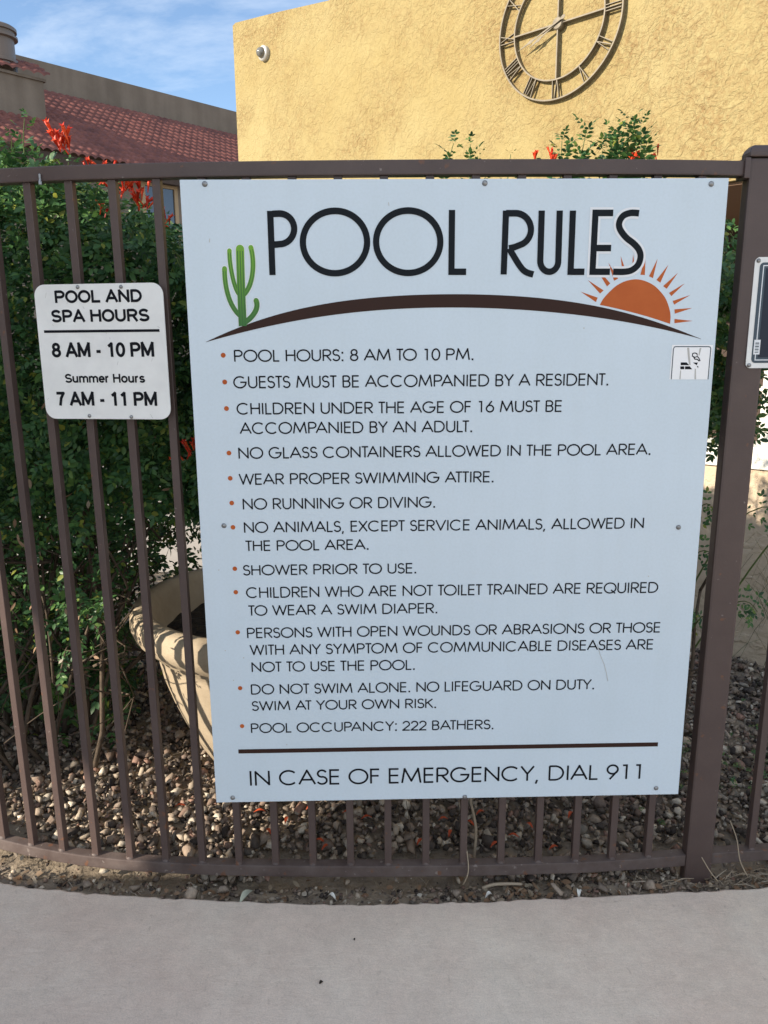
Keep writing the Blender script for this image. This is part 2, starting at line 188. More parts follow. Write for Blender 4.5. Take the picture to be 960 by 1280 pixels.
co_ = t.nodes.new('ShaderNodeTexCoord'); mp_ = t.nodes.new('ShaderNodeMapping'); mp_.inputs['Scale'].default_value = (26, 1, 1.2); t.links.new(co_.outputs['Object'], mp_.inputs[0])
for vec, sc_, lo in ((mp_.outputs[0], 1.0, .985), (co_.outputs['Object'], 3.0, .965), (co_.outputs['Object'], 160.0, .97)):
    n_ = t.nodes.new('ShaderNodeTexNoise'); n_.inputs['Scale'].default_value = sc_; n_.inputs['Detail'].default_value = 6; t.links.new(vec, n_.inputs['Vector'])
    r_ = t.nodes.new('ShaderNodeValToRGB'); r_.color_ramp.elements[0].position = .32; r_.color_ramp.elements[1].position = .6; r_.color_ramp.elements[0].color = (lo,lo,lo*.995,1)
    q_ = t.nodes.new('ShaderNodeMix'); q_.data_type = 'RGBA'; q_.blend_type = 'MULTIPLY'; q_.inputs['Factor'].default_value = 1
    t.links.new(n_.outputs['Fac'], r_.inputs[0]); t.links.new(src, q_.inputs['A']); t.links.new(r_.outputs[0], q_.inputs['B']); src = q_.outputs['Result']
t.links.new(src, b.inputs['Base Color'])
MT['panel_edge'] = mat('aluminium_edge', (.55,.56,.58), rough=.4, metal=.5)
MT['ink'] = mat('black_print', (.008,.009,.013), rough=.5, spec=.12)
MT['title_ink'] = mat('soft_black_print', (.010,.013,.017), rough=.5, spec=.12)
MT['halo'] = mat('white_print', (.80,.82,.84), rough=.3)
MT['orange'] = mat('orange_print', (.50,.115,.028), rough=.45, spec=.2, var=((.44,.09,.02),(.56,.14,.035)), vscale=5)
MT['brownprint'] = mat('brown_print', (.042,.020,.015), rough=.45, spec=.15)
MT['cactus_dark'] = mat('dark_green_print', (.035,.13,.03), rough=.3)
MT['cactus'] = mat('green_print', (.1,.3,.03), rough=.3)
# printed gradient of the cactus: lighter tips, darker foot
t = MT['cactus'].node_tree; b = t.nodes['Principled BSDF']; g = t.nodes.new('ShaderNodeTexCoord'); sx = t.nodes.new('ShaderNodeSeparateXYZ'); mr = t.nodes.new('ShaderNodeMapRange'); rr = t.nodes.new('ShaderNodeValToRGB')
mr.inputs[1].default_value = 1.51-.2965; mr.inputs[2].default_value = 1.68-.2965
rr.color_ramp.elements[0].color = (.035,.16,.03,1); rr.color_ramp.elements[1].color = (.17,.40,.025,1)
t.links.new(g.outputs['Object'], sx.inputs[0]); t.links.new(sx.outputs['Z'], mr.inputs[0]); t.links.new(mr.outputs[0], rr.inputs[0]); t.links.new(rr.outputs[0], b.inputs['Base Color'])
MT['bolt'] = mat('zinc_bolt', (.30,.31,.32), rough=.4, metal=.8, var=((.22,.22,.22),(.40,.40,.40)), vscale=120)
MT['sticker'] = mat('white_vinyl', (.92,.92,.92), rough=.35, bump=(.1,.002), bscale=40)
MT['tear'] = mat('torn_vinyl_glue', (.50,.49,.46), rough=.6)
MT['smallpanel'] = mat('weathered_white_metal', (.78,.78,.76), rough=.4, spec=.4, var=((.76,.76,.74),(.90,.90,.87)), vscale=9, bump=(.08,.001), bscale=40, detail=9)
MT['navy'] = mat('navy_print', (.012,.018,.035), rough=.3)
MT['slate'] = mat('slate_print', (.06,.085,.11), rough=.35)
MT['yellow'] = stucco('yellow_stucco', (.325,.25,.108), (.365,.30,.148), 13.0, .7, .011, (.235,.145,.062))
MT['beige'] = stucco('beige_stucco', (.50,.40,.29), (.60,.49,.36), 5.0, .7, .010)
MT['paleplaster'] = stucco('pale_plaster', (.62,.53,.42), (.70,.61,.50), 5.0, .6, .010)  # pale so that the added wall bounces warm fill onto shaded faces
MT['whitepaint'] = mat('cream_white_paint', (.80,.78,.70), rough=.55, bump=(.1,.001), bscale=60)
MT['taupe'] = mat('taupe_stucco', (.21,.17,.14), rough=.9, spec=.1, var=((.19,.155,.125),(.24,.195,.155)), vscale=1.5, bump=(.6,.01), bscale=14)
for key in ('taupe',):
    t = MT[key].node_tree; b = t.nodes['Principled BSDF']; src = b.inputs['Base Color'].links[0].from_socket
    co_ = t.nodes.new('ShaderNodeTexCoord'); mp_ = t.nodes.new('ShaderNodeMapping'); mp_.inputs['Scale'].default_value = (1.4,1.4,.12); t.links.new(co_.outputs['Object'], mp_.inputs[0])
    n_ = t.nodes.new('ShaderNodeTexNoise'); n_.inputs['Scale'].default_value = 1.6; n_.inputs['Detail'].default_value = 7; t.links.new(mp_.outputs[0], n_.inputs['Vector'])
    r_ = t.nodes.new('ShaderNodeValToRGB'); r_.color_ramp.elements[0].position = .35; r_.color_ramp.elements[1].position = .62; r_.color_ramp.elements[0].color = (.78,.77,.76,1)
    q_ = t.nodes.new('ShaderNodeMix'); q_.data_type = 'RGBA'; q_.blend_type = 'MULTIPLY'; q_.inputs['Factor'].default_value = 1
    t.links.new(n_.outputs['Fac'], r_.inputs[0]); t.links.new(src, q_.inputs['A']); t.links.new(r_.outputs[0], q_.inputs['B']); t.links.new(q_.outputs['Result'], b.inputs['Base Color'])
MT['darkbrown'] = mat('dark_brown_wood', (.055,.035,.026), rough=.7, var=((.045,.028,.02),(.07,.045,.033)), vscale=5)
MT['soffit'] = mat('tan_brown_paint', (.19,.115,.07), rough=.7)
MT['tile'] = mat('clay_roof_tile', (.28,.09,.06), rough=.6, spec=.35, var=((.095,.036,.032),(.27,.10,.075)), vscale=2.2, detail=10, bump=(.3,.01), bscale=30)
MT['flue'] = mat('painted_flue_metal', (.16,.125,.105), rough=.45, spec=.4, metal=.2)
MT['glass'] = mat('window_glass', (.04,.06,.09), rough=.05, spec=1.0, metal=.3)
MT['frame'] = mat('window_frame_paint', (.34,.24,.14), rough=.6)
MT['clockmetal'] = mat('cream_painted_metal', (.5,.42,.27), rough=.5, spec=.3, metal=.1, var=((.13,.108,.075),(.20,.17,.12)), vscale=25)
MT['clockdark'] = mat('bronze_hand_metal', (.16,.11,.07), rough=.45, metal=.3)
MT['camwhite'] = mat('white_plastic', (.45,.44,.41), rough=.35)
MT['camdome'] = mat('smoked_dome', (.14,.14,.13), rough=.08, spec=.8)
MT['pot'] = mat('tan_terracotta', (.44,.36,.26), rough=.8, spec=.2, var=((.33,.265,.185),(.48,.395,.285)), vscale=5, detail=10, bump=(.5,.004), bscale=45)
MT['soil'] = mat('potting_soil', (.028,.02,.016), rough=.95, var=((.015,.011,.009),(.05,.04,.03)), vscale=30, bump=(1,.02), bscale=40)
MT['dirt'] = mat('dry_dirt', (.26,.21,.16), rough=.95, spec=.1, var=((.17,.14,.11),(.34,.28,.21)), vscale=9, detail=10, bump=(.9,.02), bscale=28)
MT['court'] = mat('sunlit_court_concrete', (.46,.42,.37), rough=.9, spec=.15, var=((.40,.36,.32),(.50,.46,.40)), vscale=1.2, bump=(.3,.004), bscale=30)
GR = [(0,(.05,.042,.038)),(.22,(.14,.115,.098)),(.40,(.37,.30,.235)),(.52,(.21,.145,.115)),(.64,(.56,.475,.37)),(.76,(.085,.073,.065)),(.86,(.78,.70,.57)),(.92,(.20,.165,.14)),(1,(.36,.22,.17))]
MT['gravel'] = mat('crushed_rock', (.3,.2,.15), rough=.9, spec=.15, island=GR, var=((.7,.7,.7),(1.15,1.12,1.1)), vscale=70, bump=(.6,.003), bscale=170)
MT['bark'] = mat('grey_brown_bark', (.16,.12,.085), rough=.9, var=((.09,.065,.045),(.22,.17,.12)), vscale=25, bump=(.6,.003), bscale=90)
MT['darkbark'] = mat('dark_stem_bark', (.09,.07,.05), rough=.9, var=((.05,.038,.028),(.14,.105,.075)), vscale=25, bump=(.6,.003), bscale=90)  # darker bark for the hedge and bush stems
MT['stemgreen'] = mat('green_stem', (.09,.13,.035), rough=.6)
MT['leaf'] = leafmat('honeysuckle_leaf', [(0,(.034,.092,.038)),(.35,(.055,.135,.047)),(.7,(.077,.178,.052)),(.93,(.125,.23,.055)),(1,(.28,.30,.05))])
MT['petal'] = leafmat('orange_red_petal', [(0,(.58,.032,.014)),(.5,(.74,.06,.02)),(1,(.84,.13,.04))], .3)
MT['dryleaf'] = mat('dry_leaf', (.3,.2,.12), rough=.8, island=[(0,(.15,.085,.045)),(.4,(.28,.18,.11)),(.75,(.20,.17,.12)),(.93,(.34,.27,.19)),(1,(.5,.46,.38))])
MT['paleleaf'] = mat('pale_dry_leaf', (.46,.47,.36), rough=.7, bump=(.4,.002), bscale=120)
MT['straw'] = mat('bleached_straw', (.40,.33,.25), rough=.8, island=[(0,(.22,.17,.12)),(.6,(.36,.29,.21)),(1,(.50,.44,.36))])
MT['blade'] = leafmat('grass_blade', [(0,(.05,.08,.03)),(.6,(.10,.10,.04)),(1,(.22,.17,.09))], .15)
MT['redpetal'] = mat('fallen_petal_red', (.42,.045,.02), rough=.7, island=[(0,(.30,.03,.02)),(1,(.60,.11,.03))])

# sidewalk: trowelled pinkish-grey concrete with pores, stains and fine cracks
def concrete():
    m = bpy.data.materials.new('pink_grey_concrete'); m.use_nodes = True
    t = m.node_tree; b = t.nodes['Principled BSDF']; l = t.links.new
    b.inputs['Roughness'].default_value = .85; b.inputs['Specular IOR Level'].default_value = .25
    co = t.nodes.new('ShaderNodeTexCoord')
    def noise(s, d=6, r=.6, di=0., stretch=None):
        n = t.nodes.new('ShaderNodeTexNoise'); n.inputs['Scale'].default_value = s; n.inputs['Detail'].default_value = d; n.inputs['Roughness'].default_value = r; n.inputs['Distortion'].default_value = di
        src = co.outputs['Object']
        if stretch:
            mp = t.nodes.new('ShaderNodeMapping'); mp.inputs['Scale'].default_value = stretch; mp.inputs['Rotation'].default_value = (0,0,R(8)); l(src, mp.inputs[0]); src = mp.outputs[0]
        l(src, n.inputs['Vector']); return n.outputs['Fac']
    def ramp(src, a, bb, ca, cb):
        r = t.nodes.new('ShaderNodeValToRGB'); r.color_ramp.elements[0].position = a; r.color_ramp.elements[1].position = bb
        r.color_ramp.elements[0].color = (*ca, 1); r.color_ramp.elements[1].color = (*cb, 1); l(src, r.inputs[0]); return r.outputs[0]
    def mixm(a, bb, blend='MULTIPLY', f=1.0):
        q = t.nodes.new('ShaderNodeMix'); q.data_type = 'RGBA'; q.blend_type = blend; q.inputs['Factor'].default_value = f
        l(a, q.inputs['A']); l(bb, q.inputs['B']); return q.outputs['Result']
    base = ramp(noise(1.8, 8, .7, .4), .28, .72, (.69,.545,.45), (.77,.675,.56))
    blot = ramp(noise(5.5, 7, .72, .8), .30, .62, (.93,.92,.915), (1.05,1.045,1.04))
    mott = ramp(noise(30, 7, .75), .28, .74, (.92,.92,.92), (1.08,1.08,1.08))
    grain = ramp(noise(330, 3, .6), .28, .72, (.88,.88,.88), (1.12,1.12,1.12))
    pores = ramp(noise(85, 3, .5, .3, (1,.45,1)), .25, .36, (.86,.855,.85), (1,1,1))
    scr = ramp(noise(24, 8, .78, 1.4, (1,.28,1)), .28, .39, (.87,.865,.86), (1,1,1))
    col = mixm(mixm(mixm(mixm(mixm(base, blot), mott), grain), pores), scr)
    l(col, b.inputs['Base Color'])
    h1 = noise(18, 8, .7, .8, (.6,1.6,1)); h2 = noise(160, 3, .6)
    q = t.nodes.new('ShaderNodeMath'); q.operation = 'MULTIPLY_ADD'; q.inputs[1].default_value = .25; l(h2, q.inputs[0]); l(h1, q.inputs[2])
    bp = t.nodes.new('ShaderNodeBump'); bp.inputs['Strength'].default_value = .38; bp.inputs['Distance'].default_value = .007
    l(q.outputs[0], bp.inputs['Height']); l(bp.outputs[0], b.inputs['Normal'])
    return m
MT['walk'] = concrete()

# ------------------------------------------------------------ object helpers
def wloc(o):
    v = Vector((0,0,0))
    while o is not None: v += o.location; o = o.parent
    return v
def raw(name, V, F, m, parent=None, smooth=False, mats=None, mi=None):
    V = np.asarray(V, float).reshape(-1, 3)
    if parent is not None: V = V - np.array(wloc(parent))
    me = bpy.data.meshes.new(name)
    if isinstance(F, np.ndarray):
        n, k = F.shape
        me.vertices.add(len(V)); me.vertices.foreach_set('co', V.astype(np.float32).ravel())
        me.loops.add(n*k); me.loops.foreach_set('vertex_index', F.astype(np.int32).ravel())
        me.polygons.add(n); me.polygons.foreach_set('loop_start', np.arange(0, n*k, k, dtype=np.int32))
        me.update(calc_edges=True)
    else:
        me.from_pydata([tuple(v) for v in V], [], F); me.update()
    if smooth: me.polygons.foreach_set('use_smooth', np.ones(len(me.polygons), bool))
    for q in (mats or [m]): me.materials.append(q)
    if mi is not None: me.polygons.foreach_set('material_index', np.asarray(mi, np.int32))
    o = bpy.data.objects.new(name, me); C.objects.link(o)
    if parent is not None: o.parent = parent
    return o
def empty(name, loc, label, cat, group=None):
    o = bpy.data.objects.new(name, None); C.objects.link(o); o.location = loc; o.empty_display_size = .1
    o['label'] = label; o['category'] = cat
    if group: o['group'] = group
    return o
def tag(o, label, cat, group=None, kind=None):
    if label: o['label'] = label
    if cat: o['category'] = cat
    if group: o['group'] = group
    if kind: o['kind'] = kind
    return o
def center(o):
    """move a mesh thing's origin to the foot of its geometry"""
    V = np.array([v.co for v in o.data.vertices]); c = Vector(((V[:,0].min()+V[:,0].max())/2, (V[:,1].min()+V[:,1].max())/2, V[:,2].min()))
    for v in o.data.vertices: v.co -= c
    o.location = o.location + c
    return o

class MB:
    def __init__(s): s.V = []; s.F = []
    def add(s, V, F):
        k = len(s.V); s.V += [tuple(v) for v in V]; s.F += [tuple(i+k for i in f) for f in F]
    def hexa(s, P):           # 8 points: bottom 4 ccw, top 4 ccw
        s.add(P, [(3,2,1,0),(4,5,6,7),(0,1,5,4),(1,2,6,5),(2,3,7,6),(3,0,4,7)])
    def box(s, a, b):
        (x0,y0,z0),(x1,y1,z1) = a, b
        s.hexa([(x0,y0,z0),(x1,y0,z0),(x1,y1,z0),(x0,y1,z0),(x0,y0,z1),(x1,y0,z1),(x1,y1,z1),(x0,y1,z1)])
    def prism(s, poly, f):    # poly: 2D points; f(u,v,side) -> 3D
        n = len(poly); s.add([f(u,v,0) for u,v in poly]+[f(u,v,1) for u,v in poly],
            [tuple(range(n))[::-1], tuple(range(n, 2*n))]+[(i,(i+1)%n,(i+1)%n+n,i+n) for i in range(n)])
    def tube(s, P, r, k=6, cap=True):
        P = [Vector(p) for p in P]; n = len(P)
        rr = r if isinstance(r, (list, tuple, np.ndarray)) else [r]*n
        base = len(s.V); up = None
        for i in range(n):
            d = (P[min(i+1,n-1)]-P[max(i-1,0)]);
            d = d.normalized() if d.length > 1e-9 else Vector((0,0,1))
            if up is None: up = d.orthogonal().normalized()
            up = (up - d*up.dot(d)); up = up.normalized() if up.length > 1e-6 else d.orthogonal().normalized()
            q = d.cross(up)
            for j in range(k):
                a = 2*math.pi*j/k; s.V.append(tuple(P[i]+(up*math.cos(a)+q*math.sin(a))*rr[i]))
        for i in range(n-1):
            for j in range(k):
                a = base+i*k+j; b_ = base+i*k+(j+1)%k; s.F.append((a, b_, b_+k, a+k))
        if cap:
            s.F.append(tuple(base+j for j in range(k))[::-1]); s.F.append(tuple(base+(n-1)*k+j for j in range(k)))
    def lathe(s, prof, c, k=32, axis=(0,0,1), close=False):
        ax = Vector(axis).normalized(); u = ax.orthogonal().normalized(); v = ax.cross(u); c = Vector(c); base = len(s.V)
        for (r, h) in prof:
            for j in range(k):
                a = 2*math.pi*j/k; s.V.append(tuple(c+ax*h+(u*math.cos(a)+v*math.sin(a))*r))
        for i in range(len(prof)-1):
            for j in range(k):
                a = base+i*k+j; b_ = base+i*k+(j+1)%k; s.F.append((a, b_, b_+k, a+k))
        if prof[-1][0] > 1e-5: s.F.append(tuple(base+(len(prof)-1)*k+j for j in range(k)))
    def build(s, name, m, parent=None, smooth=False, bevel=0):
        o = raw(name, s.V, s.F, m, parent, smooth)
        if bevel:
            bm = bmesh.new(); bm.from_mesh(o.data)
            es = [e for e in bm.edges if len(e.link_faces) == 2 and e.calc_face_angle() > .5]
            bmesh.ops.bevel(bm, geom=es, offset=bevel, segments=2, profile=.6, affect='EDGES', clamp_overlap=True)
            bm.to_mesh(o.data); bm.free()
        return o

AZ = R(46); E1 = np.array([math.cos(AZ), math.sin(AZ), 0]); E2 = np.array([-math.sin(AZ), math.cos(AZ), 0])
def G(a, b, z): return tuple(E1*a+E2*b+np.array([0,0,z]))      # the grid both buildings follow: a away-right, b away-left
def gbox(mb, a0, a1, b0, b1, z0, z1):
    mb.hexa([G(a0,b0,z0),G(a1,b0,z0),G(a1,b1,z0),G(a0,b1,z0),G(a0,b0,z1),G(a1,b0,z1),G(a1,b1,z1),G(a0,b1,z1)])

# smooth noise for heights
_ph = rng.uniform(0, 6.28, (40,)); _fx = rng.normal(0, 1, (40, 2))
def bumps(x, y, f=3.0, n=14):
    s = 0*x
    for i in range(n): s = s+np.sin(x*_fx[i,0]*f*(1+.25*i)+y*_fx[i,1]*f*(1+.25*i)+_ph[i])/(1+.3*i)
    return s/4

# ------------------------------------------------------------ plan curves of the fence and of the pavement edge (metres)
FX = [-3.2,-2.2,-1.70,-1.285,-1.187,-1.048,-.904,-.766,-.589,-.356,-.165,.0105,.1866,.3727,.5607,.6785,.755,.91,1.5,3.0]
FY = [1.30,.62,.352,.183,.148,.1075,.0796,.0622,.0471,.0356,.0299,.0269,.0272,.0298,.0407,.0520,.0580,.067,.105,.24]
def fy(x, z=0.04): return float(np.interp(x, FX, FY)) - .0113*(z-.04)
WX = [-4,-2.4,-1.8,-1.245,-1.169,-1.005,-.779,-.625,-.344,-.173,.085,.302,.633,.88,1.6,4.0]
WY = [1.6,.66,.33,.090,.068,.041,.012,-.002,-.022,-.027,-.026,-.020,-.008,.004,.05,.22]
def wy(x): return np.interp(x, WX, WY)

# ============================================================ SETTING
S_ = 300
tag(raw('ground', [(-S_,-S_,-.06),(S_,-S_,-.06),(S_,S_,-.06),(-S_,S_,-.06)], [(0,1,2,3)], MT['court']), None, None, kind='structure')
# planting bed soil: a lumpy sheet
nx, ny = 190, 120
X, Y = np.meshgrid(np.linspace(-3.4, 3.2, nx), np.linspace(-.12, 3.1, ny))
def soil_z(x, y):
    d = np.clip((y-wy(x))/.10, 0, 1)
    return -.012+.022*d*bumps(x, y, 7)+.012*np.clip(bumps(x+3, y, 2.2), -1, 1)+.02*np.clip((y-.25)/1.0, 0, 1)
Z = soil_z(X, Y); Z = np.minimum(Z, .0+.03*np.clip(Y-wy(X)-.05, 0, 1)*3+.0)
idx = np.arange(nx*ny).reshape(ny, nx)
F = np.stack([idx[:-1,:-1], idx[:-1,1:], idx[1:,1:], idx[1:,:-1]], -1).reshape(-1, 4)
tag(raw('bed_soil', np.stack([X, Y, Z], -1), F, MT['dirt'], smooth=True), None, None, kind='structure')
# pavement slab with a rough free edge
xs = np.linspace(-4, 4, 420); top = []; bot = []
ye = wy(xs)+.0035*bumps(xs*8, xs*0, 5)+.002*rng.normal(0, 1, len(xs))
V = []; F = []
for i, (x, y) in enumerate(zip(xs, ye)): V += [(x, -5, .010), (x, -1.2, .010), (x, y-.012, .010), (x, y, .002), (x, y+.003, -.06)]
for i in range(len(xs)-1):
    for k in range(4): a = i*5+k; F.append((a, a+5, a+6, a+1))
tag(raw('pavement', V, F, MT['walk']), None, None, kind='structure')

# ============================================================ YELLOW BUILDING
yb = empty('stucco_building', G(6, 1.2, 0), 'yellow textured stucco building with covered porch behind the fence', 'building')
mb = MB(); f = lambda u, v, s: G(3.62+s*.30, u, v)
mb.prism([(5.535,2.42),(5.535,4.485),(5.49,4.50),(4.9,4.432),(4.2,4.34),(2.4,4.31),(-4.0,4.31),(-4.0,2.42)], f)
mb.build('front_wall', MT['yellow'], yb)
mb = MB(); gbox(mb, 3.93, 9.5, 5.23, 5.53, 0, 4.40); mb.build('side_wall', MT['yellow'], yb)
mb = MB(); gbox(mb, 3.925, 9.5, -4.0, 5.225, 4.2, 4.28); mb.build('roof', MT['taupe'], yb)
mb = MB(); gbox(mb, 3.66, 5.4, -4.0, 5.22, 2.40, 2.417); mb.build('porch_ceiling', MT['soffit'], yb)
mb = MB(); gbox(mb, 5.4, 5.6, -4.0, 5.22, 0, 4.19); mb.build('back_wall', MT['darkbrown'], yb)
mb = MB(); gbox(mb, 3.68, 3.88, 4.9, 5.2, 0, 2.398); mb.build('porch_column', MT['yellow'], yb)
mb = MB(); gbox(mb, 3.68, 3.88, -3.8, -3.5, 0, 2.398); mb.build('porch_column', MT['yellow'], yb)
# low porch wall
lw = empty('porch_wall', G(2.3, -1, 0), 'low beige stucco wall with a cream cap behind the post', 'low wall')
mb = MB(); gbox(mb, 2.17, 2.37, -4.5, 1.15, -.06, .912); mb.build('wall_body', MT['beige'], lw)
mb = MB(); gbox(mb, 2.15, 2.39, -4.5, 1.17, .914, 1.012); mb.build('cap', MT['whitepaint'], lw, bevel=.006)
wp = empty('porch_pillar', G(2.24, -.30, 1.013), 'cream white square pillar standing on the low wall cap', 'pillar')
mb = MB(); gbox(mb, 2.165, 2.335, -.52, -.022, 1.013, 1.50); mb.build('shaft', MT['whitepaint'], wp, bevel=.006)
for z in (1.115, 1.255):
    mb = MB(); gbox(mb, 2.19, 2.31, -.0215, -.004, z, z+.02); mb.build('hinge', MT['whitepaint'], wp)

# ============================================================ WALL CLOCK
ck = G(3.62, 1.925, 3.575); CR = .468
clock = empty('wall_clock', ck, 'large cream metal skeleton clock with roman numerals on the yellow wall', 'clock')
def cp(rad, ang, d):      # ang clockwise from 12 seen from the front; d = stand-off from the wall
    a = R(ang); n = -E1; right = -E2
    return Vector(np.array(ck)+right*rad*math.sin(a)+np.array([0,0,1])*rad*math.cos(a)+n*d)
def ring(r0, wd, name):
    mb = MB(); P = []; n = 96; V = []; F = []
    for i in range(n):
        a = 360*i/n
        V += [cp(r0-wd/2, a, .040), cp(r0+wd/2, a, .040), cp(r0+wd/2, a, .008), cp(r0-wd/2, a, .008)]
    for i in range(n):
        j = (i+1) % n
        for k in range(4): F.append((i*4+k, i*4+(k+1)%4, j*4+(k+1)%4, j*4+k))
    raw(name, V, F, MT['clockmetal'], clock)
ring(CR, .0095, 'outer_ring'); ring(CR*.735, .009, 'inner_ring')
def bar(mb, p, q, wd, d0, d1):     # flat bar on the clock face between polar points
    p0 = cp(p[0], p[1], 0); q0 = cp(q[0], q[1], 0); n = Vector(-E1); t = (q0-p0).normalized(); s = t.cross(n)*wd/2
    mb.hexa([p0+s+n*d0, p0-s+n*d0, q0-s+n*d0, q0+s+n*d0, p0+s+n*d1, p0-s+n*d1, q0-s+n*d1, q0+s+n*d1])
for a in (0, 90, 180, 270):
    mb = MB(); bar(mb, (.03, a), (CR*.735-.005, a), .009, .009, .0395); mb.build('spoke', MT['clockmetal'], clock)
def numeral(ang, s):
    mb = MB(); r0, r1 = CR*.745, CR-.010
    def P(x, v):          # x along the tangent (m), v 0 inner .. 1 outer
        rr_ = r0+(r1-r0)*v; return (math.hypot(rr_, x), ang+math.degrees(math.atan2(x, rr_)))
    w_ = {'I': .018, 'V': .05, 'X': .05}; tot = sum(w_[c] for c in s); x = -tot/2
    for k, c in enumerate(s):
        d0, d1 = .016+.0003*k, .038+.0003*k
        if c == 'I': bar(mb, P(x+.009, 0), P(x+.009, 1), .0045, d0, d1)
        if c == 'V': bar(mb, P(x+.025, 0), P(x+.008, 1), .0052, d0, d1); bar(mb, P(x+.026, 0), P(x+.042, 1), .0036, d0+.0006, d1+.0006)
        if c == 'X': bar(mb, P(x+.006, 0), P(x+.042, 1), .0052, d0, d1); bar(mb, P(x+.042, 0), P(x+.006, 1), .0036, d0+.0006, d1+.0006)
        x += w_[c]
    mb.build('numeral', MT['clockmetal'], clock)
for i, s in enumerate(['XII','I','II','III','IV','V','VI','VII','VIII','IX','X','XI']): numeral(i*30, s)
mb = MB(); mb.lathe([(0.001,0),(.040,0.0005),(.040,.04),(.034,.048),(.0001,.05)], ck, 24, -E1); mb.build('hub', MT['clockmetal'], clock, smooth=False)
def hand(name, ang, ln, wd, d, tail):
    mb = MB(); prof = [(-tail,.35),(-tail*.8,.9),(-tail*.5,.35),(0,.45),(ln*.55,.35),(ln*.66,1.0),(ln*.74,.5),(ln,.06)]
    for (r0, w0), (r1, w1) in zip(prof[:-1], prof[1:]):
        def Q(r_, w__, dd):
            a_ = R(ang); n = -E1; right = -E2; up = np.array([0,0,1.])
            t_ = right*math.sin(a_)+up*math.cos(a_); s_ = right*math.cos(a_)-up*math.sin(a_)
            return tuple(np.array(ck)+t_*r_+s_*w__*wd/2+n*dd)
        mb.hexa([Q(r0,w0,d),Q(r0,-w0,d),Q(r1,-w1,d),Q(r1,w1,d),Q(r0,w0,d+.003),Q(r0,-w0,d+.003),Q(r1,-w1,d+.003),Q(r1,w1,d+.003)])
    mb.build(name, MT['clockmetal'], clock)
hand('hour_hand', 243, .235, .026, .052, .07); hand('minute_hand', 250, .315, .022, .058, .07)

# ============================================================ DOME CAMERA
dc = G(3.62, 5.06, 4.13)
dcam = empty('security_camera', dc, 'small white dome security camera high on the yellow wall', 'camera')
mb = MB(); mb.lathe([(.001,.0),(.066,.0005),(.066,.030),(.058,.040),(.045,.044)], dc, 28, -E1); mb.build('mount', MT['camwhite'], dcam, smooth=False)
mb = MB(); mb.lathe([(.046,.042),(.044,.060),(.034,.080),(.018,.090),(.0005,.093)], dc, 24, -E1); mb.build('dome', MT['camdome'], dcam, smooth=True)

# ============================================================ BROWN BUILDING WITH TILED ROOF
bb = empty('apartment_building', G(14, 18, 0), 'taupe building with red clay tile roof and parapet, left of the yellow wall', 'building')
mb = MB(); gbox(mb, -14, 40, 17.05, 17.35, -.06, 5.74)
mb.build('wall', MT['taupe'], bb)
mb = MB(); gbox(mb, -14, 40, 16.72, 16.80, 5.44, 5.70); gbox(mb, -14, 40, 16.803, 17.045, 5.52, 5.56); mb.build('fascia', MT['darkbrown'], bb)
mb = MB(); gbox(mb, -14, 40, 20.98, 21.3, 5, 8.965); mb.build('parapet', MT['taupe'], bb)
TS = math.tan(R(31))
def tile_sheet(a0, a1, b0, b1, zf, pitch_w, course, direction=1):
    na = int((a1-a0)/pitch_w*8)+1; A = np.linspace(a0, a1, na)
    rows = int((b1-b0)/course); V = []; F = []
    prof = np.abs(np.sin(np.pi*A/pitch_w))**.8*.06
    prof = prof*np.where((A/pitch_w).astype(int)%2==0, 1, 1)
    for r in range(rows):
        c0 = b0+r*course; jit = rng.normal(0, .006, na)
        for b_, lift in ((c0-.02, .055), (c0-.02, .02+.03), (c0+course, .0)):
            z = zf(b_)+lift*(1 if lift else 1)+prof
            if b_ == c0-.02 and lift == .05: z = z-.045
            for a_, zz in zip(A, z): V.append(G(a_, b_, zz))
        k = r*3*na
        q = np.arange(na-1)
        for base, nxt in ((k+na, k), (k, k+2*na)):
            F += [(base+i, base+i+1, nxt+i+1, nxt+i) for i in q]
    return V, F
V, F = tile_sheet(3, 22, 16.66, 20.97, lambda b_: 5.72+(b_-16.69)*TS, .20, .27)
raw('tile_roof', V, np.array(F), MT['tile'], bb)
# chimney chase
ch = MB(); gbox(ch, 4.2, 7.72, 18.3, 19.9, 6.4, 7.60); cho = ch.build('chimney', MT['taupe'], bb)
mb = MB(); gbox(mb, 4.15, 7.77, 18.25, 19.95, 7.602, 7.66); mb.build('trim', MT['taupe'], cho)
V, F = tile_sheet(4.1, 7.83, 18.16, 19.1, lambda b_: 7.69+(b_-18.16)*.55, .24, .26); raw('tile_cap', V, np.array(F), MT['tile'], cho)
mb = MB(); mb.lathe([(.36,7.6),(.36,7.9),(.40,7.92),(.40,7.98),(.345,8.0),(.345,8.42),(.43,8.44),(.43,8.49),(.37,8.5),(.37,8.58),(.42,8.59),(.42,8.66),(.36,8.70),(.01,8.71)], G(6.95,18.75,0), 28); mb.build('flue', MT['flue'], cho)
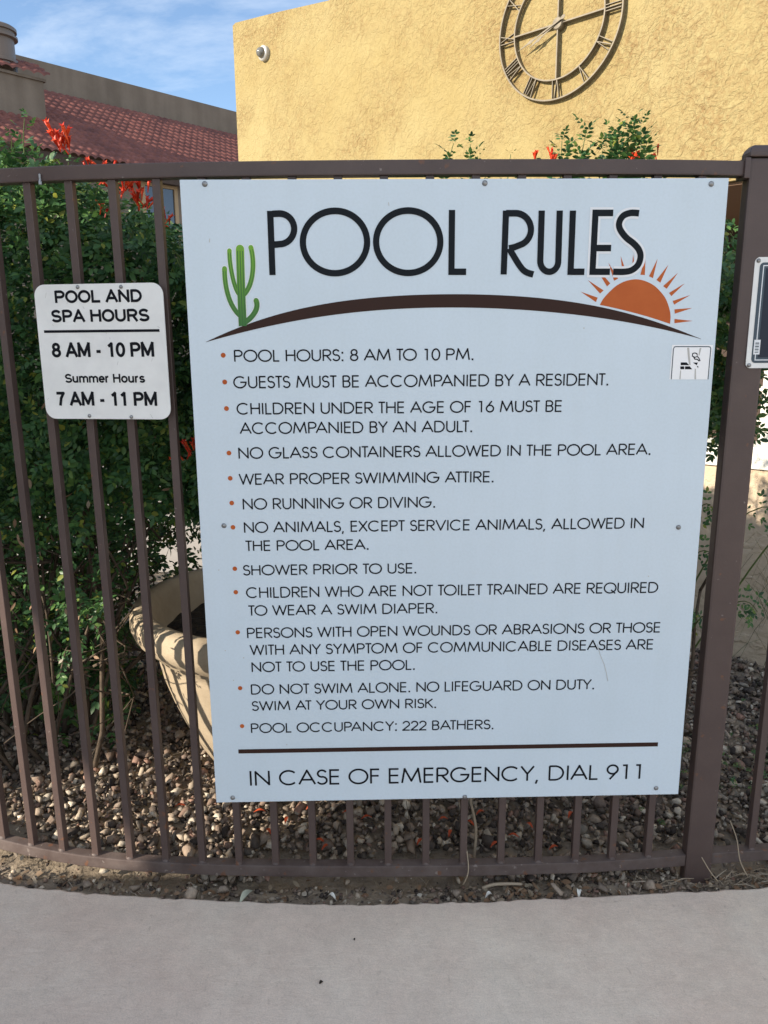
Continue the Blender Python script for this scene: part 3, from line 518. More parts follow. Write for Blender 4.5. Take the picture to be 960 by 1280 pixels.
# windows under the eave
for (a0, a1) in ((6.3, 7.6), (9.44, 10.27), (12.4, 13.7)):
    fr = MB()
    for (p0, p1, q0, q1) in ((a0-.1,a1+.1,5.38,5.46),(a0-.1,a1+.1,4.2,4.28),(a0-.1,a0,4.28,5.38),(a1,a1+.1,4.28,5.38),((a0+a1)/2-.03,(a0+a1)/2+.03,4.28,5.38)):
        gbox(fr, p0, p1, 16.99, 17.048, q0, q1)
    wo = fr.build('window', MT['frame'], bb)
    pn = MB(); gbox(pn, a0+.002, a1-.002, 17.03, 17.045, 4.282, 5.378); pn.build('pane', MT['glass'], wo)
tr = MB()
for k in range(3): gbox(tr, 10.9+k*.22, 10.95+k*.22, 16.99, 17.045, 4.2, 5.4)
tr.build('trim', MT['frame'], bb)

# ============================================================ ADDED SHADE WALL (unseen, left of the viewer): shaped to shade path and sign
O0 = np.array([-.9,.1])+SH*3.9; PERP = np.array([-SH[1], SH[0]]); TE = math.tan(R(SUN_EL))
def occ(x, z, s):
    P = np.array([x,.1]); tt = float((O0-P)@SH); q = P+SH*(tt+.28*s); return (q[0], q[1], z+TE*tt)
def gz(x): return -.08-TE*float((O0-np.array([x,.1]))@SH)
sb = empty('shade_wall', tuple(occ(-1, gz(-1), 0)), 'added unseen beige stucco wall with an opening shaped to pass sun patches', 'building')
mb = MB(); TOPZ = 2.05
opening = [(-2.34,.0),(-2.34,1.28),(-1.32,1.16),(-1.12,.90),(-1.02,.52),(-.80,.20),(-.74,.02)]
mb.prism([(-5.0,gz(-5.0)),(-2.34,gz(-2.34)),(-2.34,1.86),(-5.0,1.86)], occ)
mb.prism([(-2.339,gz(-2.339)),(-.741,gz(-.741)),(-.741,.02),(-2.339,.0)], occ)
mb.prism([(-2.339,1.28),(-1.32,1.16),(-1.12,.90),(-1.02,.52),(-.80,.20),(-.741,.021),(-.741,TOPZ),(-.95,TOPZ),(-1.12,1.86),(-2.339,1.86)], occ)
mb.prism([(-.74,gz(-.74)),(5.5,gz(5.5)),(5.5,TOPZ),(-.74,TOPZ)], occ)
mb.build('wall', MT['paleplaster'], sb)

# ============================================================ FENCE
fence = empty('iron_fence', (.70, .085, 0), 'brown iron picket fence with a square post and curved rails', 'fence')
def slab(mb, x0, x1, z0, z1, dep, n):      # rail following the plan curve
    V = []; F = []; xs_ = np.linspace(x0, x1, n)
    for x in xs_:
        for (z, d) in ((z0,0),(z0,dep),(z1,dep),(z1,0)): V.append((x, fy(x, z)+d, z))
    for i in range(n-1):
        for k in range(4): F.append((i*4+k, i*4+4+k, i*4+4+(k+1)%4, i*4+(k+1)%4))
    F.append((0,1,2,3)); F.append((n*4-1,n*4-2,n*4-3,n*4-4)); mb.add(V, F)
for a, b_ in ((-2.9, .668), (.7435, 2.8)):
    mb = MB(); slab(mb, a, b_, 1.834, 1.866, .032, 60); mb.build('top_rail', MT['iron'], fence, bevel=.003)
    mb = MB(); slab(mb, a, b_, .040, .074, .032, 60); mb.build('bottom_rail', MT['iron_dusty'], fence, bevel=.003)
def picket(x):
    hw = .0095; mb = MB(); o_ = .0065
    sl = (fy(x+.05)-fy(x-.05))/.1; c_, s_ = 1/math.hypot(1, sl), sl/math.hypot(1, sl)
    P = []
    for z in (.0735, 1.8345):
        y0 = fy(x, z)+o_
        for (u, v) in ((-hw,0),(hw,0),(hw,.019),(-hw,.019)): P.append((x+u*c_-v*s_, y0+u*s_+v*c_, z))
    mb.hexa(P); mb.build('picket', MT['iron'], fence, bevel=.0018)
    mb = MB(); y0 = fy(x, .074)+o_; mb.lathe([(.0135,0),(.0125,.003),(.0105,.0055),(.0098,.0065)], (x, y0+.0095, .0735), 10); mb.build('weld_bead', MT['iron_dusty'], fence, smooth=True)
px = []; x = -.5697-.0
arc = lambda x, d: x-d/math.hypot(1, (fy(x)-fy(x-.05))/.05)
xx = -.5697
while xx > -2.2: px.append(xx); xx = arc(xx, .1028)
xx = -.4686
while xx < .62: px.append(xx); xx += .1030
for k in range(10): px.append(.862+.103*k)
for x in sorted(px): picket(x)
# post
yp = fy(.70, .04)-.004
mb = MB(); P = []
for z in (-.05, 1.872):
    y0 = yp-.0113*z
    for (u, v) in ((-.0335,0),(.0405,0),(.0405,.036),(-.0335,.036)): P.append((.702+u, y0+v, z))
mb.hexa(P); post = mb.build('post', MT['iron'], fence, bevel=.006)
mb = MB(); n = 4; V = []
y0 = yp-.0113*1.87
prof = [(.0405,1.874),(.0405,1.884),(.037,1.893),(.031,1.899),(.0215,1.902)]
F = []
for (h, z) in prof:
    for (u, v) in ((-h,.0185-h),(h,.0185-h),(h,h-.0185),(-h,h-.0185)): V.append((.7055+u, y0+.018+v, z))
for i in range(len(prof)-1):
    for k in range(4): F.append((i*4+k, i*4+(k+1)%4, i*4+4+(k+1)%4, i*4+4+k))
F.append((16,17,18,19)); F.append((3,2,1,0)); mb.add(V, F)
mb.build('cap', MT['iron'], post, bevel=.003)
mb = MB()   # rail bracket with two bolts
mb.box((.655, fy(.66,1.85)-.006, 1.828), (.6675, fy(.66,1.85)+.037, 1.872)); mb.build('bracket', MT['iron'], fence, bevel=.002)
mb = MB(); mb.lathe([(.004,0),(.004,.006),(.0025,.010),(.0025,.022),(.0004,.024)], (-.938, fy(-.938,1.83)-.004, 1.826), 10); mb.build('screw', MT['bolt'], fence)

# ============================================================ FLAT LETTERING HELPERS (print lies .3-1.2 mm proud of the panel)
def ribbon(pts, wd, closed=False, lim=1.7):
    P = [np.array(p, float) for p in pts]; n = len(P); Lf = []; Rt = []
    for i in range(n):
        a = P[(i-1) % n] if (closed or i > 0) else None; c = P[(i+1) % n] if (closed or i < n-1) else None
        d1 = (P[i]-a)/max(np.linalg.norm(P[i]-a), 1e-9) if a is not None else None
        d2 = (c-P[i])/max(np.linalg.norm(c-P[i]), 1e-9) if c is not None else None
        if d1 is None: d1 = d2
        if d2 is None: d2 = d1
        n1 = np.array([-d1[1], d1[0]]); n2 = np.array([-d2[1], d2[0]]); m_ = n1+n2; ln = np.linalg.norm(m_)
        m_ = m_/ln if ln > 1e-6 else n1; k = min(1/max(m_@n1, 1e-3), lim)
        Lf.append(P[i]+m_*k*wd/2); Rt.append(P[i]-m_*k*wd/2)
    V = Lf+Rt; F = [(i, (i+1) % n, n+(i+1) % n, n+i) for i in range(n if closed else n-1)]
    return V, F
class Flat:
    """flat print on a plane: base point, tangent, normal (towards the viewer)"""
    def __init__(s, f): s.f = f; s.V = []; s.F = []; s.k = 0
    def add(s, V, F, d):
        s.k += 1; b_ = len(s.V); dd = d+.000006*(s.k % 40)
        s.V += [s.f(v[0], v[1], dd) for v in V]; s.F += [tuple(i+b_ for i in f) for f in F]
    def stroke(s, pts, wd, d, closed=False):
        if closed: s.add(*ribbon(pts, wd, True), d); return
        P = [np.array(p, float) for p in pts]; runs = [[P[0]]]; ext = []
        for i in range(1, len(P)):
            runs[-1].append(P[i])
            if i < len(P)-1:
                a, b = P[i]-P[i-1], P[i+1]-P[i]; tn = math.acos(max(-1, min(1, (a@b)/(np.linalg.norm(a)*np.linalg.norm(b)+1e-12))))
                if tn > R(38): ext.append(wd/2*min(math.tan(tn/2), .8 if tn > R(100) else 1.0)); runs.append([P[i]])
        for k, q in enumerate(runs):      # corners: overlap the two straight ends so that the outer corner is filled
            q = [p.copy() for p in q]
            if k > 0: v = q[0]-q[1]; q[0] = q[0]+v/np.linalg.norm(v)*ext[k-1]
            if k < len(runs)-1: v = q[-1]-q[-2]; q[-1] = q[-1]+v/np.linalg.norm(v)*ext[k]
            s.add(*ribbon(q, wd), d)
    def poly(s, pts, d): s.add(pts, [tuple(range(len(pts)))], d)
    def disc(s, c, r, d, n=20): s.poly([(c[0]+r*math.cos(2*math.pi*i/n), c[1]+r*math.sin(2*math.pi*i/n)) for i in range(n)], d)
    def build(s, name, m, parent):
        o = raw(name, s.V, s.F, m, parent)
        bm = bmesh.new(); bm.from_mesh(o.data); bmesh.ops.triangulate(bm, faces=[f for f in bm.faces if len(f.verts) > 4], ngon_method='EAR_CLIP'); bm.to_mesh(o.data); bm.free()
        return o
def arc(cx, cy, rx, ry, a0, a1, n=14): return [(cx+rx*math.cos(R(a0+(a1-a0)*i/n)), cy+ry*math.sin(R(a0+(a1-a0)*i/n))) for i in range(n+1)]
def glyphs():
    g = {}
    c = lambda *a, **k: arc(*a, **k)
    g['A'] = (1.0, [[(.05,0),(.5,1),(.95,0)], [(.19,.33),(.81,.33)]])
    g['B'] = (.78, [[(.12,1),(.40,1)]+c(.40,.765,.235,.235,90,-90)+[(.12,.53)], [(.12,.53),(.42,.53)]+c(.42,.265,.25,.265,90,-90)+[(.12,0)], [(.12,-.02),(.12,1.02)]])
    g['C'] = (1.10, [c(.57,.5,.49,.5,45,315,28)])
    g['D'] = (1.0, [[(.12,1),(.42,1)]+c(.42,.5,.47,.5,90,-90,22)+[(.12,0)], [(.12,-.02),(.12,1.02)]])
    g['E'] = (.72, [[(.62,1),(.12,1),(.12,0),(.62,0)], [(.12,.53),(.60,.53)]])
    g['F'] = (.65, [[(.58,1),(.12,1),(.12,-.03)], [(.12,.53),(.55,.53)]])
    g['G'] = (1.17, [c(.57,.5,.49,.5,48,360,30)+[(.60,.5)]])
    g['H'] = (.92, [[(.12,-.03),(.12,1.03)], [(.80,-.03),(.80,1.03)], [(.12,.53),(.80,.53)]])
    g['I'] = (.30, [[(.15,-.03),(.15,1.03)]])
    g['K'] = (.80, [[(.12,-.03),(.12,1.03)], [(.72,1.0),(.14,.47)], [(.30,.60),(.75,-.02)]])
    g['L'] = (.62, [[(.12,1.03),(.12,0),(.56,0)]])
    g['M'] = (1.24, [[(.10,-.03),(.24,1),(.62,.12),(1.0,1),(1.14,-.03)]])
    g['N'] = (1.0, [[(.13,-.03),(.13,.96),(.87,.04),(.87,1.03)]])
    g['O'] = (1.17, [c(.585,.5,.51,.51,0,352,40)])
    g['P'] = (.80, [[(.12,1),(.43,1)]+c(.43,.735,.28,.265,90,-90)+[(.12,.47)], [(.12,-.03),(.12,1.02)]])
    g['Q'] = (1.17, [c(.585,.5,.51,.51,0,352,40), [(.68,.30),(1.06,-.06)]])
    g['R'] = (.82, [[(.12,1),(.43,1)]+c(.43,.735,.28,.265,90,-90)+[(.12,.47)], [(.12,-.03),(.12,1.02)], [(.38,.46),(.74,-.02)]])
    g['S'] = (.68, [c(.34,.755,.235,.245,22,268,16)+c(.34,.265,.265,.265,82,-158,18)])
    g['T'] = (.58, [[(.02,1),(.56,1)], [(.29,1),(.29,-.03)]])
    g['U'] = (.89, [[(.12,1.03),(.12,.33)]+c(.445,.33,.325,.33,180,360,18)+[(.77,1.03)]])
    g['V'] = (.93, [[(.05,1.03),(.465,.02),(.88,1.03)]])
    g['W'] = (1.30, [[(.05,1.03),(.36,.03),(.65,.97),(.94,.03),(1.25,1.03)]])
    g['X'] = (.82, [[(.06,1.02),(.76,-.02)], [(.76,1.02),(.06,-.02)]])
    g['Y'] = (.80, [[(.04,1.03),(.40,.47),(.76,1.03)], [(.40,.48),(.40,-.03)]])
    g['Z'] = (.66, [[(.06,1),(.58,1),(.07,0),(.60,0)]])
    g['0'] = (.75, [c(.375,.5,.30,.51,0,352,30)])
    g['1'] = (.75, [[(.20,.98),(.42,.98),(.42,-.03)]])
    g['2'] = (.75, [c(.37,.70,.28,.30,170,-32,14)+[(.06,0),(.68,0)]])
    g['6'] = (.75, [c(.375,.315,.295,.315,0,352,26), [(.52,1.03),(.115,.44)]])
    g['8'] = (.75, [c(.375,.76,.23,.24,0,352,22), c(.375,.262,.285,.262,0,352,24)])
    g['9'] = (.75, [c(.375,.685,.295,.315,0,352,26), [(.23,-.03),(.635,.56)]])
    return g
GL = glyphs(); KERN = {('A','T'):-.10, ('T','A'):-.12, ('L','T'):-.1, ('R','T'):-.05, ('L','Y'):-.1, ('A','V'):-.1, ('A','Y'):-.12, ('T','O'):-.06, ('O','A'):-.05, ('P','A'):-.12, ('W','A'):-.08, ('R','Y'):-.03, ('T','Y'):0}
def line_width(s):
    w_ = 0
    for i, ch in enumerate(s):
        w_ += .40 if ch == ' ' else (.34 if ch in '.,:' else GL[ch][0])+KERN.get((ch, s[i+1] if i+1 < len(s) else ''), 0)
    return w_
def write(fl, s, x0, z0, x1, cap, wd, d):
    k = (x1-x0)/(line_width(s)-.12-.10); x = x0-.12*k
    for i, ch in enumerate(s):
        if ch == ' ': x += .40*k; continue
        if ch in '.,:':
            r_ = wd*.62
            if ch == ',': fl.stroke([(x+.17*k, z0+r_), (x+.09*k, z0-.17*cap)], wd, d)
            else: fl.poly([(x+.17*k-r_, z0), (x+.17*k+r_, z0), (x+.17*k+r_, z0+2*r_), (x+.17*k-r_, z0+2*r_)], d)
            if ch == ':': fl.poly([(x+.17*k-r_, z0+.62*cap), (x+.17*k+r_, z0+.62*cap), (x+.17*k+r_, z0+.62*cap+2*r_), (x+.17*k-r_, z0+.62*cap+2*r_)], d)
            x += .34*k; continue
        w_, st = GL[ch]; h = cap-wd
        for pl in st:
            closed = len(pl) > 20 and abs(pl[0][0]-pl[-1][0]) < .12 and abs(pl[0][1]-pl[-1][1]) < .12 and ch in 'OQ0689'
            fl.stroke([(x+u*k, z0+wd/2+v*h) for u, v in pl], wd, d, closed)
        x += (w_+KERN.get((ch, s[i+1] if i+1 < len(s) else ''), 0))*k

# ============================================================ POOL RULES SIGN
sign = empty('pool_rules_sign', (0, 0, .2965), 'large white POOL RULES board with cactus and sun bolted to the fence', 'sign')
SF = lambda u, v, d: (u, -d, v)
mb = MB(); zt, zb = 1.8235, .2965
mb.box((-.6095, .0, zb), (.6095, .0032, zt)); mb.build('panel', MT['panel'], sign, bevel=.0008)
for word in (TITLE[:5], TITLE[5:]):
    fl = Flat(SF)
    for wd_, closed, pts in word: fl.stroke(pts, TITLE_W, .0010, closed)
    fl.build('title_lettering', MT['title_ink'], sign)
fl = Flat(SF)
for wd_, closed, pts in TITLE[-3:]:
    fl.stroke(pts, TITLE_W*1.75, .0006, closed)
    a, b_ = np.array(pts[0]), np.array(pts[-1])
fl.build('title_outline', MT['halo'], sign)
for s, x0, z0, x1, cap in LINES[:-1]:
    fl = Flat(SF); write(fl, s, x0, z0, x1, cap, .0034, .0006); fl.build('rule_lettering', MT['ink'], sign)
fl = Flat(SF); s, x0, z0, x1, cap = LINES[-1]; write(fl, s, x0, z0, x1, cap, .0050, .0006); fl.build('emergency_lettering', MT['ink'], sign)
for p in BULLETS:
    fl = Flat(SF); fl.disc(p, .0056, .0006); fl.build('bullet', MT['orange'], sign)
fl = Flat(SF); zr = .4425; fl.poly([(RULE[0][0], zr-.0058), (RULE[1][0], zr-.0058), (RULE[1][0], zr+.0058), (RULE[0][0], zr+.0058)], .0006); fl.build('divider_line', MT['brownprint'], sign)
fl = Flat(SF)
n = len(SWOOSH_T)
sw_top = SWOOSH_T; xb = [p[0] for p in SWOOSH_B]; zb_ = [p[1] for p in SWOOSH_B]
xs_ = np.linspace(sw_top[0][0], sw_top[-1][0], 80)
def smooth_interp(xq, pts):
    xp = np.array([p[0] for p in pts]); zp = np.array([p[1] for p in pts]); co_ = np.polyfit(xp, zp, 6); return np.polyval(co_, xq)
tz = smooth_interp(xs_, sw_top); bz = smooth_interp(xs_, SWOOSH_B)
mid = (tz+bz)/2; hw = np.maximum((tz-bz)/2, .0006); hw[0] = hw[-1] = .0003
V = [(x, z) for x, z in zip(xs_, mid+hw)]+[(x, z) for x, z in zip(xs_, mid-hw)]
fl.add(V, [(i, i+1, 80+i+1, 80+i) for i in range(79)], .0006); fl.build('hill_swoosh', MT['brownprint'], sign)
fl = Flat(SF); fl.poly(SUN_BASE[:-1]+SUN_ARC[:-1], .0003); suno = fl.build('sun_picture', MT['orange'], sign)
for r_ in RAYS:
    fl = Flat(SF); fl.poly(r_, .0003); fl.build('sun_ray', MT['orange'], suno)
def smooth_pl(pts, n=24):
    P = np.array(pts); tq = np.linspace(0, len(P)-1, n); d_ = min(3, len(P)-1)
    return [(float(a_), float(b__)) for a_, b__ in zip(np.polyval(np.polyfit(range(len(P)), P[:,0], d_), tq), np.polyval(np.polyfit(range(len(P)), P[:,1], d_), tq))]
fl = Flat(SF); fh = Flat(SF); fs = Flat(SF)
for i, (wd_, pts) in enumerate(CACTUS):
    q = smooth_pl(pts); dpt = .0006+(.00012*i if i else .00075)
    for F_, wf, dd in ((fh, wd_+.004, .0003), (fl, wd_, dpt)):
        F_.stroke(q, wf, dd); F_.disc(q[0], wf/2, dd, 16)
    for off in ((-.32,0,.32) if i == 0 else (-.25,.25)):
        qq = []
        for j in range(1, len(q)):
            dx, dz = q[j][0]-q[j-1][0], q[j][1]-q[j-1][1]; l_ = math.hypot(dx, dz); qq.append((q[j][0]-dz/l_*off*wd_, q[j][1]+dx/l_*off*wd_))
        fs.stroke(qq, .0013 if i else .0018, dpt+.00008)
cac = fl.build('cactus_picture', MT['cactus'], sign); fh.build('outline', MT['halo'], cac); fs.build('ribs', MT['cactus_dark'], cac)
# torn no-smoking sticker
fl = Flat(SF); fl.poly(STICKER, .0004); stk = fl.build('no_smoking_sticker', MT['sticker'], sign); stk['label'] = 'torn white no smoking sticker'
fl = Flat(SF); fl.stroke(STK_BORDER, .0022, .0006); fl.build('border', MT['slate'], stk)
fl = Flat(SF)
for p in STK_BLACK: fl.poly(p, .0007)
for p in STK_SMOKE: fl.stroke(p, .0022, .0007)
fl.build('cigarette_symbol', MT['ink'], stk)
fl = Flat(SF)
for p in STK_TEAR: fl.poly(p, .0006)
fl.build('tear', MT['tear'], stk)
def bolt_head(parent, p, n, r=.0062):
    mb = MB(); mb.lathe([(r,0.0002),(r,.0012),(r*.72,.0028),(r*.3,.0040),(.0002,.0042)], p, 14, n); return mb.build('bolt', MT['bolt'], parent, smooth=True)
for (x, z) in SCREWS: bolt_head(sign, (x, 0, z), (0,-1,0))
# a scratch and specks in the face
for q in ([(.372,.722),(.380,.695),(.392,.668),(.400,.640),(.404,.622)], [(-.15,1.775),(-.149,1.768)], [(-.55,1.70),(-.551,1.692)]):
    fl = Flat(SF); fl.stroke(q, .0014, .0006); fl.build('scratch', MT['tear'], sign)
for p in ((-.565,.72),(-.52,.70),(-.548,.64),(-.33,.60),(.11,.74),(-.57,.93),(.3,1.5),(-.42,.46),(.49,.9)):
    fl = Flat(SF); fl.disc(p, .0015, .0006, 8); fl.build('speck', MT['tear'], sign)

# ============================================================ POOL AND SPA HOURS SIGN
TX = np.array([.98819971,-.15317095,0]); NX = np.array([-.15317095,-.98819971,0]); HC = np.array([-.83,.045,0])+NX*.0015
HF = lambda u, v, d: tuple(HC+TX*u+NX*d+np.array([0,0,v]))
hs = empty('hours_sign', HF(.008, 1.297, 0), 'small white POOL AND SPA HOURS sign with rounded corners on the pickets', 'sign')
def rrect(u0, u1, v0, v1, r_, n=8):
    P = []
    for (cx, cy, a0) in ((u1-r_, v1-r_, 0), (u0+r_, v1-r_, 90), (u0+r_, v0+r_, 180), (u1-r_, v0+r_, 270)):
        P += [(cx+r_*math.cos(R(a0+90*i/n)), cy+r_*math.sin(R(a0+90*i/n))) for i in range(n+1)]
    return P
mb = MB(); mb.prism(rrect(-.150, .1655, 1.2965, 1.608, .026), lambda u, v, s: HF(u, v, -.0025*(1-s))); mb.build('panel', MT['smallpanel'], hs)
def bold_glyphs():
    g = dict(GL); c = arc
    g['O'] = (1.0, [c(.5,.5,.40,.50,0,352,32)]); g['0'] = (.76, [c(.38,.5,.27,.50,0,352,28)]); g['U'] = (.92, [[(.14,1.09),(.14,.36)]+c(.46,.36,.32,.36,180,360,16)+[(.78,1.09)]])
    g['A'] = (.96, [[(.06,-.09),(.48,1.03),(.90,-.09)], [(.22,.30),(.74,.30)]])
    g['M'] = (1.08, [[(.14,-.10),(.14,1.03),(.54,.10),(.94,1.03),(.94,-.10)]])
    g['N'] = (.94, [[(.14,-.10),(.14,1.0),(.80,0.0),(.80,1.10)]])
    g['H'] = (.94, [[(.14,-.10),(.14,1.10)], [(.80,-.10),(.80,1.10)], [(.14,.54),(.80,.54)]])
    g['D'] = (.94, [[(.14,1),(.40,1)]+c(.40,.5,.42,.5,90,-90,22)+[(.14,0),(.14,1.1)]])
    g['P'] = (.86, [[(.14,1),(.48,1)]+c(.48,.73,.27,.27,90,-90)+[(.14,.46)], [(.14,-.10),(.14,1.09)]])
    g['R'] = (.92, [[(.14,1),(.50,1)]+c(.50,.74,.26,.26,90,-90)+[(.14,.48)], [(.14,-.10),(.14,1.09)], [(.50,.48),(.82,-.09)]])
    g['L'] = (.76, [[(.14,1.10),(.14,0),(.72,0)]])
    g['S'] = (.86, [c(.43,.745,.29,.255,18,268,16)+c(.43,.245,.32,.245,82,-162,18)])
    g['8'] = (.76, [c(.38,.765,.22,.235,0,352,22), c(.38,.265,.27,.265,0,352,24)])
    g['1'] = (.76, [[(.18,.78),(.44,1.0),(.44,-.10)]])
    g['7'] = (.76, [[(.08,1),(.66,1),(.44,.55),(.33,-.10)]])
    g['-'] = (.50, [[(.08,.36),(.42,.36)]])
    g['u'] = (.76, [[(.13,.80),(.13,.26)]+c(.36,.26,.23,.26,180,340,12), [(.60,.80),(.60,-.09)]])
    g['m'] = (1.14, [[(.13,-.09),(.13,.80)], [(.13,.42)]+c(.35,.48,.21,.24,170,0,10)+[(.56,-.09)], [(.56,.42)]+c(.79,.48,.21,.24,170,0,10)+[(1.0,-.09)]])
    g['e'] = (.74, [[(.12,.36),(.62,.36)]+c(.37,.36,.26,.36,8,320,22)])
    g['r'] = (.50, [[(.13,-.09),(.13,.80)], [(.13,.42)]+c(.36,.44,.23,.28,170,80,6)])
    g['o'] = (.80, [c(.40,.36,.28,.36,0,352,24)])
    g['s'] = (.70, [c(.35,.535,.21,.185,20,268,12)+c(.35,.175,.24,.175,82,-160,12)])
    return g
GLB = bold_glyphs()
def write_bold(fl, txt, u0, u1, v0, cap, wd, d):
    tot = sum(.38 if ch == ' ' else GLB[ch][0] for ch in txt); k = (u1-u0)/(tot-.12); x = u0-.06*k; h = cap-wd
    for ch in txt:
        if ch == ' ': x += .38*k; continue
        w_, st = GLB[ch]
        for pl in st: fl.stroke([(x+a_*k, v0+wd/2+min(max(b_, -wd/2/h), 1+wd/2/h)*h) for a_, b_ in pl], wd, d, len(pl) > 22 and ch in 'O08o', )
        x += w_*k
for txt, u0, u1, v0, cap, wd in (('POOL AND',-.099,.1135,1.5655,.029,.0060),('SPA HOURS',-.1115,.128,1.522,.029,.0060),('8 AM - 10 PM',-.118,.134,1.4415,.0342,.0068),('Summer Hours',-.092,.107,1.3821,.0212,.0042),('7 AM - 11 PM',-.119,.133,1.3275,.0335,.0068)):
    fl = Flat(HF); write_bold(fl, txt, u0, u1, v0, cap, wd, .0006); fl.build('lettering', MT['ink'], hs)
fl = Flat(HF); fl.poly([(-.1345,1.4985),(.1515,1.4985),(.1515,1.5045),(-.1345,1.5045)], .0006); fl.build('divider_line', MT['ink'], hs)
for (u, v) in ((-.0404,1.601),(.0656,1.600),(-.0389,1.304),(.0668,1.302)): bolt_head(hs, HF(u, v, 0), NX, .0045)
for k in range(14):
    u, v = rng.uniform(-.14,.155), rng.uniform(1.3,1.6); fl = Flat(HF); fl.stroke([(u, v), (u+rng.normal(0,.004), v-rng.uniform(.002,.012))], .0007, .0004); fl.build('scratch', MT['tear'], hs)

# ============================================================ DARK SIGN ON THE POST
RC = np.array([.700, .030, 0]); RF = lambda u, v, d: (RC[0]+u, RC[1]-d, v)
rs = empty('notice_sign', RF(.15, 1.405, 0), 'dark navy notice sign with white border overlapping the post at the right edge', 'sign')
mb = MB(); mb.prism(rrect(0, .42, 1.405, 1.658, .012), lambda u, v, s: RF(u, v, -.002*(1-s))); mb.build('panel', MT['smallpanel'], rs)
fl = Flat(RF); fl.poly(rrect(.012,.408,1.417,1.646,.010), .0005); fl.build('print', MT['slate'], rs)
fl = Flat(RF); fl.stroke([(.021,1.424),(.399,1.424),(.399,1.639),(.021,1.639)], .0022, .0008, True); fl.build('border', MT['halo'], rs)
fl = Flat(RF); fl.poly([(.027,1.430),(.393,1.430),(.393,1.633),(.027,1.633)], .0008); fl.build('field', MT['navy'], rs)
fl = Flat(RF); fl.poly([(.015,1.437),(.030,1.437),(.030,1.471),(.015,1.471)], .0012); bc = fl.build('barcode_label', MT['halo'], rs)
fl = Flat(RF)
for k, (a, b_) in enumerate(((.441,.4425),(.4445,.4455),(.4475,.4495),(.4515,.4525),(.4545,.457),(.459,.460),(.462,.4645))): fl.poly([(.018,1+a),(.027,1+a),(.027,1+b_),(.018,1+b_)], .0015)
fl.build('bars', MT['slate'], bc)
for (u, v) in ((.008,1.650),(.008,1.412)): bolt_head(rs, RF(u, v, 0), (0,-1,0), .005)

# ============================================================ PLANTER
pc = (-.53, .80)
pot = empty('bowl_planter', (pc[0], pc[1], 0), 'wide tan clay bowl planter standing on the gravel behind the sign', 'planter')
mb = MB(); mb.lathe([(.05,-.02),(.20,-.02),(.225,.0),(.268,.035),(.31,.105),(.348,.19),(.381,.274),(.408,.36),(.422,.43),(.428,.455),(.440,.462),(.443,.474),(.462,.485),(.470,.495),(.492,.515),(.505,.545),(.503,.58),(.490,.60),(.462,.607),(.438,.60),(.425,.58),(.415,.54),(.385,.44),(.375,.42)], (pc[0],pc[1],0), 72); mb.build('bowl', MT['pot'], pot, smooth=True)
n = 40; V = [(pc[0], pc[1], .475)]; F = []
for r_ in np.linspace(.05, .405, 9):
    for j in range(n):
        a = 2*math.pi*j/n; V.append((pc[0]+r_*math.cos(a), pc[1]+r_*math.sin(a), .485+.006*rng.normal()+.012*math.sin(a*3)*r_))
for j in range(n): F.append((0, 1+j, 1+(j+1) % n))
for i in range(8):
    for j in range(n): a = 1+i*n+j; b_ = 1+i*n+(j+1) % n; F.append((a, a+n, b_+n, b_))
raw('soil', V, F, MT['soil'], pot)

# ============================================================ GRAVEL (stuff) AND SINGLE ROCKS
def stone_shapes(n):
    out_ = []
    for i in range(n):        # convex hull of a few random points: angular crushed rock
        bm = bmesh.new(); p = rng.normal(size=(int(rng.integers(9,14)),3)); p = p/np.linalg.norm(p,axis=1)[:,None]*rng.uniform(.72,1.0,(len(p),1))
        for q in p: bm.verts.new(q)
        r_ = bmesh.ops.convex_hull(bm, input=bm.verts); bmesh.ops.delete(bm, geom=[v for v in bm.verts if not v.link_faces], context='VERTS'); bmesh.ops.triangulate(bm, faces=bm.faces)
        bm.verts.index_update(); V = np.array([v.co for v in bm.verts]); F = np.array([[v.index for v in f.verts] for f in bm.faces]); bm.free()
        out_.append((V, F))
    return out_
SHP = stone_shapes(40)
def rand_rot(n):
    q = rng.normal(size=(n,4)); q /= np.linalg.norm(q, axis=1)[:,None]; w_, x, y, z = q.T
    return np.stack([np.stack([1-2*(y*y+z*z),2*(x*y-z*w_),2*(x*z+y*w_)],-1),np.stack([2*(x*y+z*w_),1-2*(x*x+z*z),2*(y*z-x*w_)],-1),np.stack([2*(x*z-y*w_),2*(y*z+x*w_),1-2*(x*x+y*y)],-1)],1)
def stones(P, size):
    n = len(P); Rm = rand_rot(n); sc_ = np.stack([size*rng.uniform(.85,1.35,n), size*rng.uniform(.6,1.0,n), size*rng.uniform(.45,.85,n)], -1)
    pick = rng.integers(0, len(SHP), n); Vs = []; Fs = []; base = 0
    for k, (v0, f0) in enumerate(SHP):
        m_ = np.where(pick == k)[0]
        if not len(m_): continue
        v = np.einsum('nij,nkj->nki', Rm[m_], v0[None]*sc_[m_][:,None,:]); v[:,:,2] *= .85; v += P[m_][:,None,:]
        Vs.append(v.reshape(-1,3)); Fs.append((f0[None]+base+np.arange(len(m_))[:,None,None]*len(v0)).reshape(-1,3)); base += len(m_)*len(v0)
    return np.concatenate(Vs), np.concatenate(Fs)
